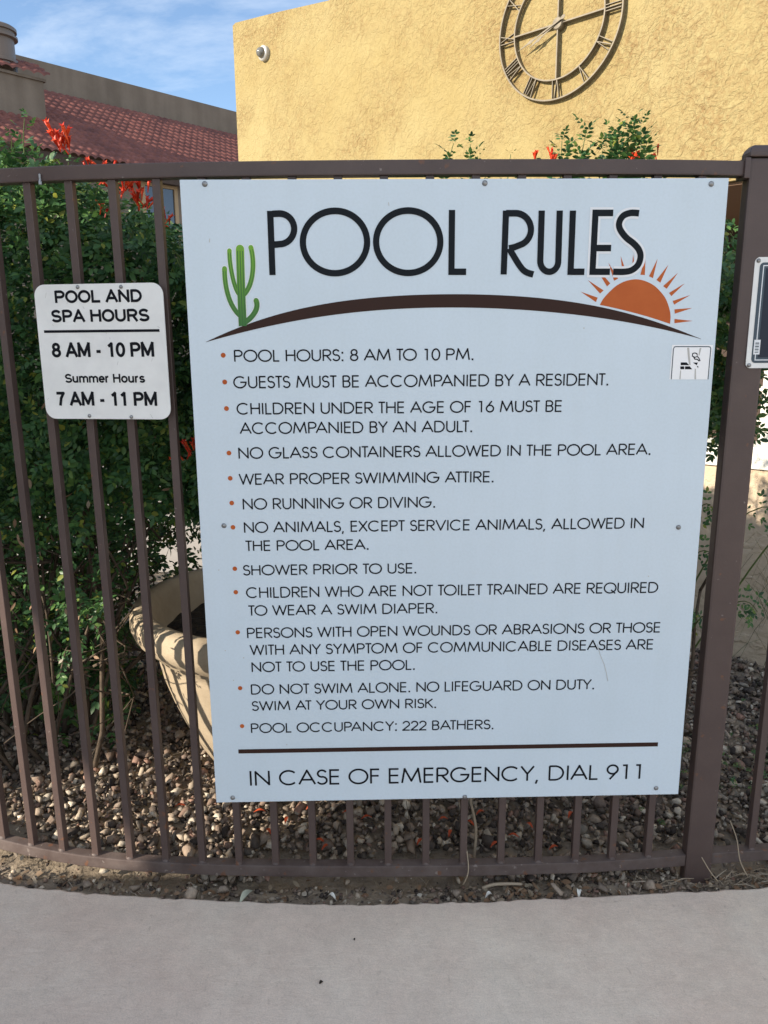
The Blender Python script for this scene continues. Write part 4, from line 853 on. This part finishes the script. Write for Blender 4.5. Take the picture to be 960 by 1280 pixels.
# scatter: dense behind the fence, thin in bare-earth patches by the rail
pts = []
for layer, (cnt, s0, s1, lift) in enumerate(((15000,.008,.018,.0),(15500,.008,.023,.009))):
    x = rng.uniform(-2.0, 1.9, cnt); y = .05+2.0*rng.uniform(0, 1, cnt)**1.25
    d = y-np.interp(x, FX, FY)
    bare = bumps(x*1.4+2, y*1.4, 2.4)
    keep = (d > .03) & ~((d < .17) & (bare > -.12) & (rng.uniform(size=cnt) < .90)) & ~((d < .3) & (bare > .35) & (rng.uniform(size=cnt) < .6))
    keep &= ~((d < .15+.03*bumps(x*5, y*5, 3)) & (x > -.50) & (x < .02) & (rng.uniform(size=cnt) < .93)) & ~((d < .10+.03*bumps(x*5, y*5, 3)) & (x < -.70) & (rng.uniform(size=cnt) < .9))
    keep &= (np.hypot(x-pc[0], y-pc[1]) > .25) & ((x*E1[0]+y*E1[1]) < 2.15)
    x, y = x[keep], y[keep]; sz = (s0+(s1-s0)*rng.uniform(0, 1, len(x))**1.5)*np.where(rng.uniform(size=len(x)) < .10, 1.5, 1)
    pts.append((np.stack([x, y, np.maximum(soil_z(x, y), -.01)+sz*.35+lift], -1), sz))
x = rng.uniform(-2.0, 1.7, 2000); y = wy(x)+rng.uniform(.006, .09, 2000); keep = rng.uniform(size=2000) < np.where(x > -.1, .85, .5)
x, y = x[keep], y[keep]; sz = rng.uniform(.004, .013, len(x)); pts.append((np.stack([x, y, soil_z(x, y)+sz*.3], -1), sz))
x = rng.uniform(-2.2, 2.2, 2500); y = rng.uniform(0, .5, 2500)+np.interp(x, FX, FY); sz = rng.uniform(.002, .005, len(x)); pts.append((np.stack([x, y, soil_z(x, y)+sz*.3], -1), sz))
Pn = np.concatenate([p for p, s in pts]); Sn = np.concatenate([s for p, s in pts])
V, F = stones(Pn, Sn)
tag(raw('gravel', V, F, MT['gravel']), 'crushed brown and tan landscape gravel in the planting bed', 'gravel', kind='stuff')
rocks = [((-.86,.045),.030,'rounded grey rock in the dirt strip near the left bend of the rail'),((-.70,.030),.040,'largest pale flat rock between pavement and bottom rail'),((-.615,.035),.022,'grey rock just right of the largest pale flat rock'),((.03,.008),.022,'dark rock in the dirt under the bottom rail at the middle'),((.30,.012),.025,'brown rock in the dirt strip left of the post'),((.56,.02),.027,'grey rock at the foot of the post'),((.43,.015),.022,'reddish rock in the dirt strip between pale shells and post'),((-.99,.07),.022,'tan rock on the dirt at the far left strip')]
for k, ((x, y), s, lab) in enumerate(rocks):
    V, F = stones(np.array([[x, y, .002+s*.22]]), np.array([s])); o = center(raw('rock', V, F, MT['gravel'])); tag(o, lab, 'rock', 'rocks in the dirt strip along the pavement')

# ============================================================ PLANTS
def leaflets(base, direc, nrm, ln, wd):
    """arrays of leaflets: pointed ovals folded on the midrib; 8 verts, 6 quads/tris packed as quads"""
    n = len(base); d = direc/np.linalg.norm(direc,axis=1)[:,None]; s = np.cross(nrm, d); s /= np.linalg.norm(s,axis=1)[:,None]+1e-9; u = np.cross(d, s)
    prof = [(0,0,0),(.28,.42,.10),(.62,.44,.10),(.28,-.42,.10),(.62,-.44,.10),(.32,0,0),(.65,0,.0),(1,0,-.10)]
    V = np.stack([base+d*(a*ln)[:,None]+s*(b_*wd)[:,None]+u*(c_*wd)[:,None] for a, b_, c_ in prof], 1)
    f = np.array([(0,5,1,1),(5,6,2,1),(6,7,2,2),(0,3,5,5),(3,4,6,5),(4,7,6,6)])
    return V.reshape(-1,3), [tuple(dict.fromkeys(q)) for q in f], n
def build_leaves(name, base, direc, nrm, ln, wd, m, parent):
    V, f, n = leaflets(base, direc, nrm, ln, wd)
    tri = []
    for q in f:
        tri.append(q[:3]);
        if len(q) == 4: tri.append((q[0], q[2], q[3]))
    tri = np.array(tri); F = (tri[None]+np.arange(n)[:,None,None]*8).reshape(-1,3)
    return raw(name, V, F, m, parent, smooth=False)
def unit(v): return v/(np.linalg.norm(v, axis=-1, keepdims=True)+1e-9)
def compound(P, D, U, L_, npair=3, w_ratio=.52, k=.42):
    """leaves of paired leaflets: P base, D rachis direction, U leaf normal, L_ rachis length -> leaflet arrays"""
    n = len(P); D = unit(D); S = unit(np.cross(U, D)); U = unit(np.cross(D, S)); B = []; DD = []; NN = []; LL = []
    for j in range(npair):
        tt = .30+.60*j/max(npair-1,1); droop = -U*(.10*tt*tt)[...,None] if False else 0
        for sgn in (-1, 1):
            B.append(P+D*(L_*tt)[:,None]-np.array([0,0,1])*(L_*.12*tt*tt)[:,None]); DD.append(unit(D*.55+S*sgn*.9+rng.normal(0,.13,P.shape)-np.array([0,0,.15])))
            NN.append(unit(U+rng.normal(0,.22,P.shape))); LL.append(L_*k*(1-.12*abs(j-1))*rng.uniform(.85,1.15,n))
    B.append(P+D*(L_*.97)[:,None]-np.array([0,0,1])*(L_*.12)[:,None]); DD.append(unit(D+rng.normal(0,.12,P.shape)-np.array([0,0,.2]))); NN.append(unit(U+rng.normal(0,.2,P.shape))); LL.append(L_*k*1.15*rng.uniform(.9,1.15,n))
    B, DD, NN, LL = map(np.concatenate, (B, DD, NN, LL)); return B, DD, NN, LL, LL*w_ratio
def cat(parts): return [np.concatenate(z) for z in zip(*parts)]
UP = np.array([0,0,1.])
def shell_points(n, c, rad, yfun, inner=.35):
    """points through the outer part of a lumpy ellipsoid-ish box"""
    d = unit(rng.normal(size=(n,3))); p = np.sign(d)*np.abs(d)**.55; p = p/np.abs(p).max(axis=1, keepdims=True)**.6
    depth = 1-rng.uniform(0,1,n)**1.6*inner
    lump = 1+.10*np.sin(p[:,0]*7+1)*np.cos(p[:,2]*6)+.07*np.sin(p[:,2]*13+p[:,0]*9)+.04*rng.normal(size=n)
    return c+p*rad*(depth*lump)[:,None], d
def sprig(P0, height, lean, nodes, L0, mbs):
    """upright shoot with opposite compound leaves; returns leaflet arrays"""
    P0 = np.array(P0, float); pts_ = []; parts = []
    top = P0+np.array([lean[0], lean[1], height]); bend = rng.normal(0,.012,2)
    for i in range(nodes+1):
        tt = i/nodes; p = P0*(1-tt)+top*tt; p[:2] += bend*math.sin(math.pi*tt); pts_.append(p)
    mbs.tube(pts_, list(np.linspace(.0028,.0010,nodes+1)), 5)
    for i in range(1, nodes+1):
        a = i*math.pi/2+rng.uniform(-.4,.4); tt = i/nodes
        for sg in (0, math.pi):
            h = np.array([math.cos(a+sg), math.sin(a+sg), .55+.6*tt]); L_ = L0*(1.05-.6*tt)*rng.uniform(.85,1.15)
            parts.append(compound(pts_[i][None], h[None], (UP*1.0-h*.2)[None], np.array([L_]), 3 if L_ > .035 else 2))
    return cat(parts)
def flower(parent, c, n=11, s=.045, spread=.72, up=(0,-.2,1)):
    mb = MB(); c = Vector(c); upv = Vector(up).normalized()
    for k in range(n):
        d = (upv+Vector(rng.normal(0,.45*spread,3))).normalized(); b0 = c+Vector(rng.normal(0,s*.22,3)); l_ = s*rng.uniform(.75,1.25); sag = Vector((d.x*.3,d.y*.3,-.35))*l_*.5
        P = [b0+d*l_*t_+sag*t_*t_ for t_ in (0,.3,.6,.85,1.0)]
        mb.tube(P, [s*.035,s*.055,s*.08,s*.12,s*.10], 6)
        dirv = (P[-1]-P[-2]).normalized()
        for j in range(4):       # flared lobes
            o1 = dirv.orthogonal().normalized(); q = Matrix.Rotation(j*math.pi/2+rng.uniform(-.3,.3), 3, dirv)@o1
            tip = P[-1]+q*s*.24+dirv*s*.12; s2 = dirv.cross(q)*s*.09; k0 = len(mb.V)
            mb.V += [tuple(P[-1]-s2), tuple(P[-1]+s2), tuple(tip)]; mb.F.append((k0,k0+1,k0+2))
    return mb.build('flower_cluster', MT['petal'], parent)
def twig(mb, p, d, ln, r0, gen, ends, wob=.25):
    P = [Vector(p)]; d = Vector(d).normalized(); n = 6
    for i in range(n): d = (d+Vector(rng.normal(0,wob*.5,3))+Vector((0,0,.03))).normalized(); P.append(P[-1]+d*ln/n)
    mb.tube(P, list(np.linspace(r0, r0*.55, n+1)), 5 if gen else 7); ends.append(P[-1])
    if gen > 0:
        for k in range(int(rng.integers(2,4))):
            i = int(rng.integers(2,n+1)); nd = (d+Vector(rng.normal(0,.65,3))).normalized(); twig(mb, P[i], nd, ln*rng.uniform(.5,.8), r0*.55, gen-1, ends, wob)

# left hedge
hedge = empty('honeysuckle_hedge', (-1.35, .75, 0), 'dense green honeysuckle hedge with orange flowers left of the white board', 'hedge')
def hedge_top(x): return np.interp(x, [-2.6,-1.35,-1.1,-1.0,-.83,-.72,-.62,-.35], [2.0,1.97,1.95,1.90,1.83,1.77,1.70,1.6])
def hedge_front(x): return np.interp(x, FX, FY)+.09
n = 10500
x = rng.uniform(-2.4, -.50, n); tz_ = hedge_top(x)+.05*bumps(x*5, x*0+2, 4)
zlow = np.interp(x, [-2.5,-1.5,-1.15,-.85,-.5], [.95,1.02,1.05,1.10,1.0])
u = rng.uniform(0,1,n); z = zlow-.10*rng.uniform(0,1,n)+(tz_-zlow)*u
front = hedge_front(x)+.05*(bumps(x*4, z*4, 5)+.6)+.10*np.clip((z-1.6)/.4,0,1)**2+.18*np.clip((1.15-z)/.3,0,1)
y = front+np.abs(rng.normal(0,.13,n))
P = np.stack([x,y,z],-1)
D = unit(np.stack([rng.normal(0,.8,n), -.55+rng.normal(0,.5,n), rng.normal(.05,.5,n)],-1)); U_ = unit(np.stack([rng.normal(0,.3,n), -.75+rng.normal(0,.3,n), .7+rng.normal(0,.3,n)],-1))
parts = [compound(P, D, U_, rng.uniform(.036,.064,n))]
# top surface and far body
n = 1800; x = rng.uniform(-2.5,-.42,n); y = hedge_front(x)+rng.uniform(.05,.9,n); z = hedge_top(x)+.05*bumps(x*5,y*5,4)-np.abs(rng.normal(0,.06,n))-.10*np.clip((.2-(y-hedge_front(x)))/.2,0,1)
parts.append(compound(np.stack([x,y,z],-1), rng.normal(0,1,(n,3))*[1,1,.4], unit(rng.normal(0,.35,(n,3))+UP), rng.uniform(.045,.075,n)))
n = 1700; x = rng.uniform(-2.5,-.5,n); y = hedge_front(x)+rng.uniform(.45,.9,n); z = rng.uniform(.75,1.85,n); z = np.minimum(z, hedge_top(x)-.05)
parts.append(compound(np.stack([x,y,z],-1), rng.normal(0,1,(n,3)), unit(rng.normal(0,.5,(n,3))+UP*.6), rng.uniform(.05,.08,n)))
# deep low foliage behind the twigs, thinning towards the planter
n = 5600; x = rng.uniform(-3.0,-.93,n); y = hedge_front(x)+rng.uniform(.5,1.25,n); z = rng.uniform(.05,1.3,n)
parts.append(compound(np.stack([x,y,z],-1), rng.normal(0,1,(n,3)), unit(rng.normal(0,.5,(n,3))+UP*.6), rng.uniform(.06,.09,n)))
n = 900; x = rng.uniform(-1.15,-.55,n); y = rng.uniform(1.35,1.7,n); z = rng.uniform(.45,1.3,n); keep = rng.uniform(size=n) < np.clip((z-.35)/.6,0,1); x, y, z = x[keep], y[keep], z[keep]; n = len(x)
parts.append(compound(np.stack([x,y,z],-1), rng.normal(0,1,(n,3)), unit(rng.normal(0,.5,(n,3))+UP*.6), rng.uniform(.06,.09,n)))
# sparse low leaves among the twigs
for (cx, cz, sx_, sz_, cnt) in ((-1.24,.92,.10,.07,40),(-1.28,.68,.10,.04,30),(-1.02,.68,.07,.06,60),(-.86,.84,.08,.12,90),(-.70,1.02,.10,.12,170),(-.93,.60,.06,.05,40),(-1.6,.75,.25,.12,140),(-1.05,.98,.14,.05,60)):
    x = rng.normal(cx,sx_,cnt); z = rng.normal(cz,sz_,cnt); y = hedge_front(x)+.12+np.abs(rng.normal(0,.12,cnt))
    parts.append(compound(np.stack([x,y,z],-1), rng.normal(0,1,(cnt,3))-[0,.4,0], unit(rng.normal(0,.4,(cnt,3))+[0,-.5,.8]), rng.uniform(.04,.065,cnt)))
smb = MB()
for k in range(46):
    x = rng.uniform(-1.9,-.52); y = hedge_front(x)+rng.uniform(.02,.35); parts.append(sprig((x,y,hedge_top(x)-.05), rng.uniform(.03,.07), rng.normal(0,.02,2), 4, .05, smb))
for (x, y, z, h) in ((-1.065,.32,1.88,.15),(-1.12,.33,1.90,.09),(-1.16,.36,1.90,.09),(-1.03,.33,1.86,.06),(-.99,.31,1.85,.08)): parts.append(sprig((x,y,z), h, rng.normal(0,.015,2), 5, .055, smb))
B, DD, NN, LL, WW = cat(parts)
keep = ~((B[:,0] > -.97-.15*np.clip((.75-B[:,2])/.3,0,1)) & (B[:,2] < .99) & (B[:,1] < 1.33)) & (B[:,1] > hedge_front(B[:,0])-.055)
build_leaves('foliage', B[keep], DD[keep], NN[keep], LL[keep], WW[keep], MT['leaf'], hedge)
smb.build('shoots', MT['stemgreen'], hedge)
bmb = MB(); ends = []
for k in range(24):
    x = rng.uniform(-2.1,-1.18); y = hedge_front(x)+rng.uniform(.30,.75); twig(bmb, (x,y,-.02), (rng.normal(.12,.35),rng.normal(.05,.15),1), rng.uniform(.75,1.1), rng.uniform(.007,.014), 2, ends, .22)
for k in range(30):
    x = rng.uniform(-1.7,-1.05); y = hedge_front(x)+rng.uniform(.2,.4); twig(bmb, (x,y,rng.uniform(.35,.9)), (rng.normal(0,1),rng.normal(.15,.2),rng.normal(.1,.7)), rng.uniform(.3,.6), rng.uniform(.003,.006), 1, ends, .3)
lim = lambda z_: -1.0+.25*max(z_-.5, 0)
bmb.V = [(lim(z_)-.7*(x_-lim(z_)) if z_ < 1.0 and x_ > lim(z_) else x_, y_, z_) for x_, y_, z_ in bmb.V]
bmb.V = [(x_, y_ if y_ > hedge_front(x_)-.03 else 2*(hedge_front(x_)-.03)-y_, z_) for x_, y_, z_ in bmb.V]
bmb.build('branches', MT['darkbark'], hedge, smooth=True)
for c_, n_, s_ in (((-.968,.28,1.962),12,.042),((-.955,.29,1.945),7,.034),((-.905,.29,1.905),4,.028),((-.86,.29,1.902),5,.028),((-.805,.24,1.85),11,.042),((-.77,.25,1.84),7,.036),((-.762,.24,1.81),9,.038),((-.856,.22,1.79),3,.03),((-.69,.22,1.765),4,.03),((-.648,.125,1.205),7,.032),((-.665,.125,1.185),5,.028)): flower(hedge, c_, n_, s_)

n = 160; x = rng.uniform(-1.5,-.6,n); z = rng.uniform(.5,1.8,n); y = hedge_front(x)+.03+np.abs(rng.normal(0,.06,n)); P = np.stack([x,y,z],-1); kk = ~((x > -1.0) & (z < 1.0)); P = P[kk]; n = len(P)
build_leaves('withered_leaves', P, unit(rng.normal(0,1,(n,3))-[0,0,.8]), unit(rng.normal(0,.6,(n,3))+[0,-.7,.3]), rng.uniform(.016,.034,n), rng.uniform(.006,.013,n), MT['dryleaf'], hedge)
# bush behind the board, showing above the rail and at the right edge
bush = empty('honeysuckle_bush', (.62, .75, 0), 'leggy honeysuckle bush behind the white board with shoots above the rail', 'bush')
parts = []; smb = MB()
n = 2800; x = rng.uniform(-.1,.97,n); z = rng.uniform(1.16,1.86,n); y = .42+.10*bumps(x*4,z*4,5)+np.abs(rng.normal(0,.16,n))+.12*np.clip((z-1.55)/.3,0,1)
keep = rng.uniform(size=n) < np.clip((1.95-z-np.clip((x-.82)*1.0,0,1)*.5)/.25,0,1); x, y, z = x[keep], y[keep], z[keep]; n = len(x)
parts.append(compound(np.stack([x,y,z],-1), unit(np.stack([rng.normal(.1,.8,n), -.5+rng.normal(0,.5,n), rng.normal(.05,.5,n)],-1)), unit(np.stack([rng.normal(0,.3,n), -.7+rng.normal(0,.3,n), .7+rng.normal(0,.3,n)],-1)), rng.uniform(.045,.072,n)))
n = 800; x = rng.uniform(.3,.97,n); z = rng.uniform(1.17,1.72,n); y = .55+np.abs(rng.normal(0,.10,n)); parts.append(compound(np.stack([x,y,z],-1), rng.normal(0,1,(n,3)), unit(rng.normal(0,.5,(n,3))+UP*.6), rng.uniform(.045,.07,n)))
for (x, y, z, h, nn, L0) in ((.045,.42,1.80,.195,7,.060),(.078,.42,1.80,.195,7,.055),(.10,.42,1.82,.145,4,.045),(.187,.42,1.82,.145,4,.03),(.327,.42,1.80,.205,7,.065),(.345,.43,1.80,.17,5,.055),(.408,.42,1.78,.25,8,.075),(.425,.43,1.78,.20,7,.07),(.39,.42,1.80,.17,6,.06),(.478,.42,1.78,.245,8,.07),(.46,.40,1.80,.19,7,.07),(.515,.42,1.76,.295,10,.072),(.50,.41,1.78,.25,8,.075),(.543,.42,1.78,.255,9,.072),(.53,.44,1.78,.22,8,.07),(.49,.43,1.80,.19,7,.07),(.555,.40,1.80,.19,6,.06)):
    parts.append(sprig((x,y,z), h, rng.normal(0,.006,2), nn, L0*1.15, smb))
# arching twigs with small leaves seen against the low wall
for (p0, p1, p2) in (((.80,.62,.55),(.84,.55,.92),(.90,.50,.78)),((.82,.62,.5),(.96,.55,1.10),(1.12,.45,.93)),((.80,.6,.35),(.88,.52,.66),(.86,.48,.60)),((.90,.62,.45),(1.0,.55,.72),(1.04,.50,.62)),((.98,.6,.6),(1.12,.5,1.0),(1.22,.44,1.02)),((.78,.58,.6),(.80,.5,1.02),(.84,.46,.98))):
    q = [Vector(p0)*(1-t_)**2+Vector(p1)*2*t_*(1-t_)+Vector(p2)*t_*t_ for t_ in np.linspace(0,1,11)]; smb.tube(q, list(np.linspace(.0035,.0012,11)), 5)
    for i in range(4, 11):
        for sg in (-1,1):
            d = (q[i]-q[i-1]).normalized(); s_ = d.cross(Vector((0,-1,.4))).normalized()*sg; parts.append(compound(np.array(q[i])[None], np.array(s_*.9+d*.4)[None], np.array([[0,-.7,.6]]), np.array([.042]), 2))
B, DD, NN, LL, WW = cat(parts); keep = (B[:,1] > .16) & ((B[:,1] < .70) | (B[:,2] > 1.86) | (B[:,2] < 1.1))
build_leaves('foliage', B[keep], DD[keep], NN[keep], LL[keep], WW[keep], MT['leaf'], bush)
smb.build('shoots', MT['stemgreen'], bush)
bmb = MB(); ends = []
for k in range(8):
    x = rng.uniform(.1,.5); twig(bmb, (x,rng.uniform(.55,.85),-.02), (rng.normal(.0,.15),rng.normal(0,.15),1), rng.uniform(.8,1.1), rng.uniform(.008,.014), 1, ends, .16)
twig(bmb, (.84,.52,-.02), (-.12,.05,1), .7, .009, 1, ends, .15); twig(bmb, (.80,.45,-.02), (.05,.05,1), .5, .006, 1, ends, .25)
bmb.V = [(x_ if x_ < .9 else .9-.6*(x_-.9), y_ if y_ > .22 else .44-y_, z_) for x_, y_, z_ in bmb.V]
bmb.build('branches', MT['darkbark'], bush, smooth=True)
for c_, n_, s_ in (((.258,.40,1.948),4,.028),((.295,.40,1.95),6,.028),((.31,.40,1.945),4,.026),((.529,.38,1.945),6,.026),((.515,.38,1.94),4,.026),((.586,.40,1.95),3,.026)): flower(bush, c_, n_, s_)

# weeping ornamental grass at the right edge
gc = (1.46, .92)
gr = empty('grass_clump', (gc[0], gc[1], 0), 'clump of thin arching grass blades at the right edge by the low wall', 'grass plant')
V = []; F = []
for k in range(80):
    a = rng.uniform(0,2*math.pi); h = rng.uniform(.45,.95); reach = rng.uniform(.12,.55); d = np.array([math.cos(a),math.sin(a)]); s_ = np.array([-d[1],d[0]])*rng.uniform(.0015,.003); b0 = len(V); n = 9
    for i in range(n+1):
        t_ = i/n; r_ = .02+reach*t_**1.3; z_ = h*(math.sin(min(t_*1.9,1.57))-.75*max(0,t_-.45)**1.5*1.8); c_ = np.array(gc)+d*r_
        wv = (1-t_)**.6; V += [(*(c_+s_*wv), z_), (*(c_-s_*wv), z_)]
    for i in range(n): F.append((b0+2*i,b0+2*i+1,b0+2*i+3,b0+2*i+2))
raw('blades', V, F, MT['blade'], gr)

# low green weeds on the gravel at the right
wd_ = empty('ground_weed', (1.02, .48, .02), 'small low green weeds on the dark gravel right of the post', 'weed')
n = 130; x = rng.normal(1.0,.16,n); y = rng.normal(.62,.22,n); P = np.stack([x,y,.035+.03*rng.uniform(size=n)],-1)
build_leaves('foliage', *compound(P, rng.normal(0,1,(n,3))*[1,1,.2], unit(rng.normal(0,.3,(n,3))+UP), rng.uniform(.018,.032,n)), MT['leaf'], wd_)

# ============================================================ LITTER: petals, dry leaves, stalks
def curl_leaf(p, ang, ln, wdt, m, lift=.012, name='dry_leaf'):
    V = []; F = []; n = 6; c, s = math.cos(ang), math.sin(ang)
    for i in range(n+1):
        t_ = i/n; w_ = wdt*math.sin(math.pi*min(max(t_,.03),.97))**.8/2; z_ = lift*math.sin(math.pi*t_)*.8+.003
        for sg, up_ in ((-1,.45),(0,0),(1,.45)):
            u_, v_ = ln*(t_-.5), sg*w_; V.append((p[0]+u_*c-v_*s, p[1]+u_*s+v_*c, p[2]+z_+abs(sg)*w_*up_))
    for i in range(n):
        for k in range(2): a = i*3+k; F.append((a,a+3,a+4,a+1))
    return center(raw(name, V, F, m, smooth=True))
def gz_(x, y): return float(soil_z(np.array(x), np.array(y)))
o = curl_leaf((-.545,.006,.004), 1.05, .055, .020, MT['paleleaf']); tag(o, 'single pale green dry leaf lying on the pavement edge below the board', 'leaf')
for (x, y, a, ln, lab) in ((-.315,.012,-.5,.030,'small white curled leaf in the dirt below the board'),(.115,.006,.3,.026,'cream curled leaf in the dirt under the rail, right of middle'),(.36,.004,1.3,.03,'bone white curled leaf left of the post, upright in the dirt')):
    tag(curl_leaf((x,y,gz_(x,y)+.004), a, ln, .012, MT['whitepaint'], .018), lab, 'leaf')
# petals on the gravel
plist = [(-.52,.28),(-.36,.23),(-.34,.20),(-.47,.33),(-.28,.36),(-.22,.33),(.035,.26),(.10,.30),(.16,.19),(.14,.35),(-.12,.10),(.02,.33),(.28,.28),(.33,.17),(-.82,.42),(-.06,.22),(.22,.22),(.42,.33),(.66,.30),(-.56,.38),(-.40,.40)]
for (x, y) in plist:
    o = curl_leaf((x,y,gz_(x,y)+.028), rng.uniform(0,6), rng.uniform(.028,.042), .011, MT['redpetal'], .010, 'fallen_petal'); tag(o, 'fallen orange red flower petal lying on the gravel under the fence', 'petal', 'fallen red petals on the gravel')
# stalks
def stalk(P, r0, r1, lab, m='straw', name='dry_stalk'):
    P = [Vector(p) for p in P]; n = 14; Q = []
    for i in range(n+1):
        t_ = i/n*(len(P)-1); k = min(int(t_), len(P)-2); f_ = t_-k
        p0, p1, p2, p3 = P[max(k-1,0)], P[k], P[k+1], P[min(k+2,len(P)-1)]
        Q.append(.5*((2*p1)+(p2-p0)*f_+(2*p0-5*p1+4*p2-p3)*f_*f_+(3*p1-p0-3*p2+p3)*f_**3))
    mb = MB(); mb.tube(Q, list(np.linspace(r0, r1, n+1)), 6); o = center(mb.build(name, MT[m], smooth=True)); tag(o, lab, 'stalk', 'dry stalks by the fence'); return o
stalk([(.085,.11,.02),(.092,.12,.12),(.078,.14,.20),(.07,.17,.28)], .0045, .0035, 'thick bleached stalk standing behind the pickets under the board')
stalk([(.045,.02,.02),(.058,.015,.07),(.052,.05,.14),(.04,.10,.22)], .002, .0012, 'thin bent tan stalk crossing the bottom rail below the board')
stalk([(-.075,.12,.02),(-.09,.13,.10),(-.105,.14,.20)], .0015, .001, 'slender dark straw leaning left behind the pickets', 'bark')
stalk([(.745,.012,.02),(.715,.004,.06),(.688,.0,.105)], .0018, .0015, 'straight pale straw leaning left across the foot of the post')
stalk([(.835,.03,.02),(.81,.03,.07),(.80,.04,.13),(.782,.05,.18)], .002, .0012, 'taller curved pale straw right of the post')
stalk([(.10,.03,.0),(.13,.028,.012),(.17,.03,.012),(.21,.035,.006)], .005, .004, 'short bleached driftwood stick under the bottom rail')
stalk([(.905,.03,.02),(.902,.025,.05),(.91,.03,.075)], .002, .001, 'stubby pale straw standing in the litter right of the post')
# heap of dry litter right of the post: nobody could count it
V = []; F = []
mb = MB()
for k in range(120):
    x = rng.normal(.92,.14); y = .02+wy(x)+abs(rng.normal(0,.022)); a = rng.normal(0,.5) if rng.uniform() < .7 else rng.uniform(0,3.1); l_ = rng.uniform(.02,.10); z0 = gz_(x,y)+rng.uniform(0,.022)
    p = Vector((x,y,z0)); q = p+Vector((math.cos(a)*l_, math.sin(a)*l_*.5, rng.normal(0,.006))); m_ = (p+q)/2+Vector((0,0,rng.uniform(0,.012)))
    mb.tube([p,m_,q], [.0012,.0014,.0008], 4)
for k in range(110):
    x = rng.uniform(-1.3,.75); y = wy(x)+rng.uniform(.01,.10); a = rng.uniform(0,6.28); l_ = rng.uniform(.01,.04); p = Vector((x,y,gz_(x,y)+.005)); q = p+Vector((math.cos(a)*l_, math.sin(a)*l_, .004)); mb.tube([p,(p+q)/2+Vector((0,0,.004)),q], [.0008,.001,.0006], 4)
tag(mb.build('dry_litter', MT['straw']), 'tangle of dry straw and twigs along the pavement edge by the post', 'litter', kind='stuff')
n = 420; x = np.concatenate([rng.normal(.92,.12,70), rng.normal(.22,.06,60), rng.uniform(-1.4,1.6,290)]); y = wy(x)+np.abs(rng.normal(.03,.03,n))+.008; y[360:] = rng.uniform(.15,.9,60)
P = np.stack([x,y,soil_z(x,y)+rng.uniform(.004,.02,n)],-1); P[360:,2] += .02
tag(build_leaves('leaf_litter', P, unit(rng.normal(0,1,(n,3))*[1,1,.25]), unit(rng.normal(0,.5,(n,3))+UP), rng.uniform(.012,.032,n), rng.uniform(.008,.016,n), MT['dryleaf'], None), 'small curled dry leaves scattered along the dirt strip', 'litter', kind='stuff')
# dark specks on the pavement
for (x, y, s, lab) in ((-.325,-.29,.007,'small black crumb lying alone on the front pavement'),(-.25,-.16,.004,'tiny dark crumb on the pavement nearer the fence')):
    V, F = stones(np.array([[x,y,.012]]), np.array([s])); tag(center(raw('crumb', V, F, MT['soil'])), lab, 'crumb', 'dark crumbs on the pavement')
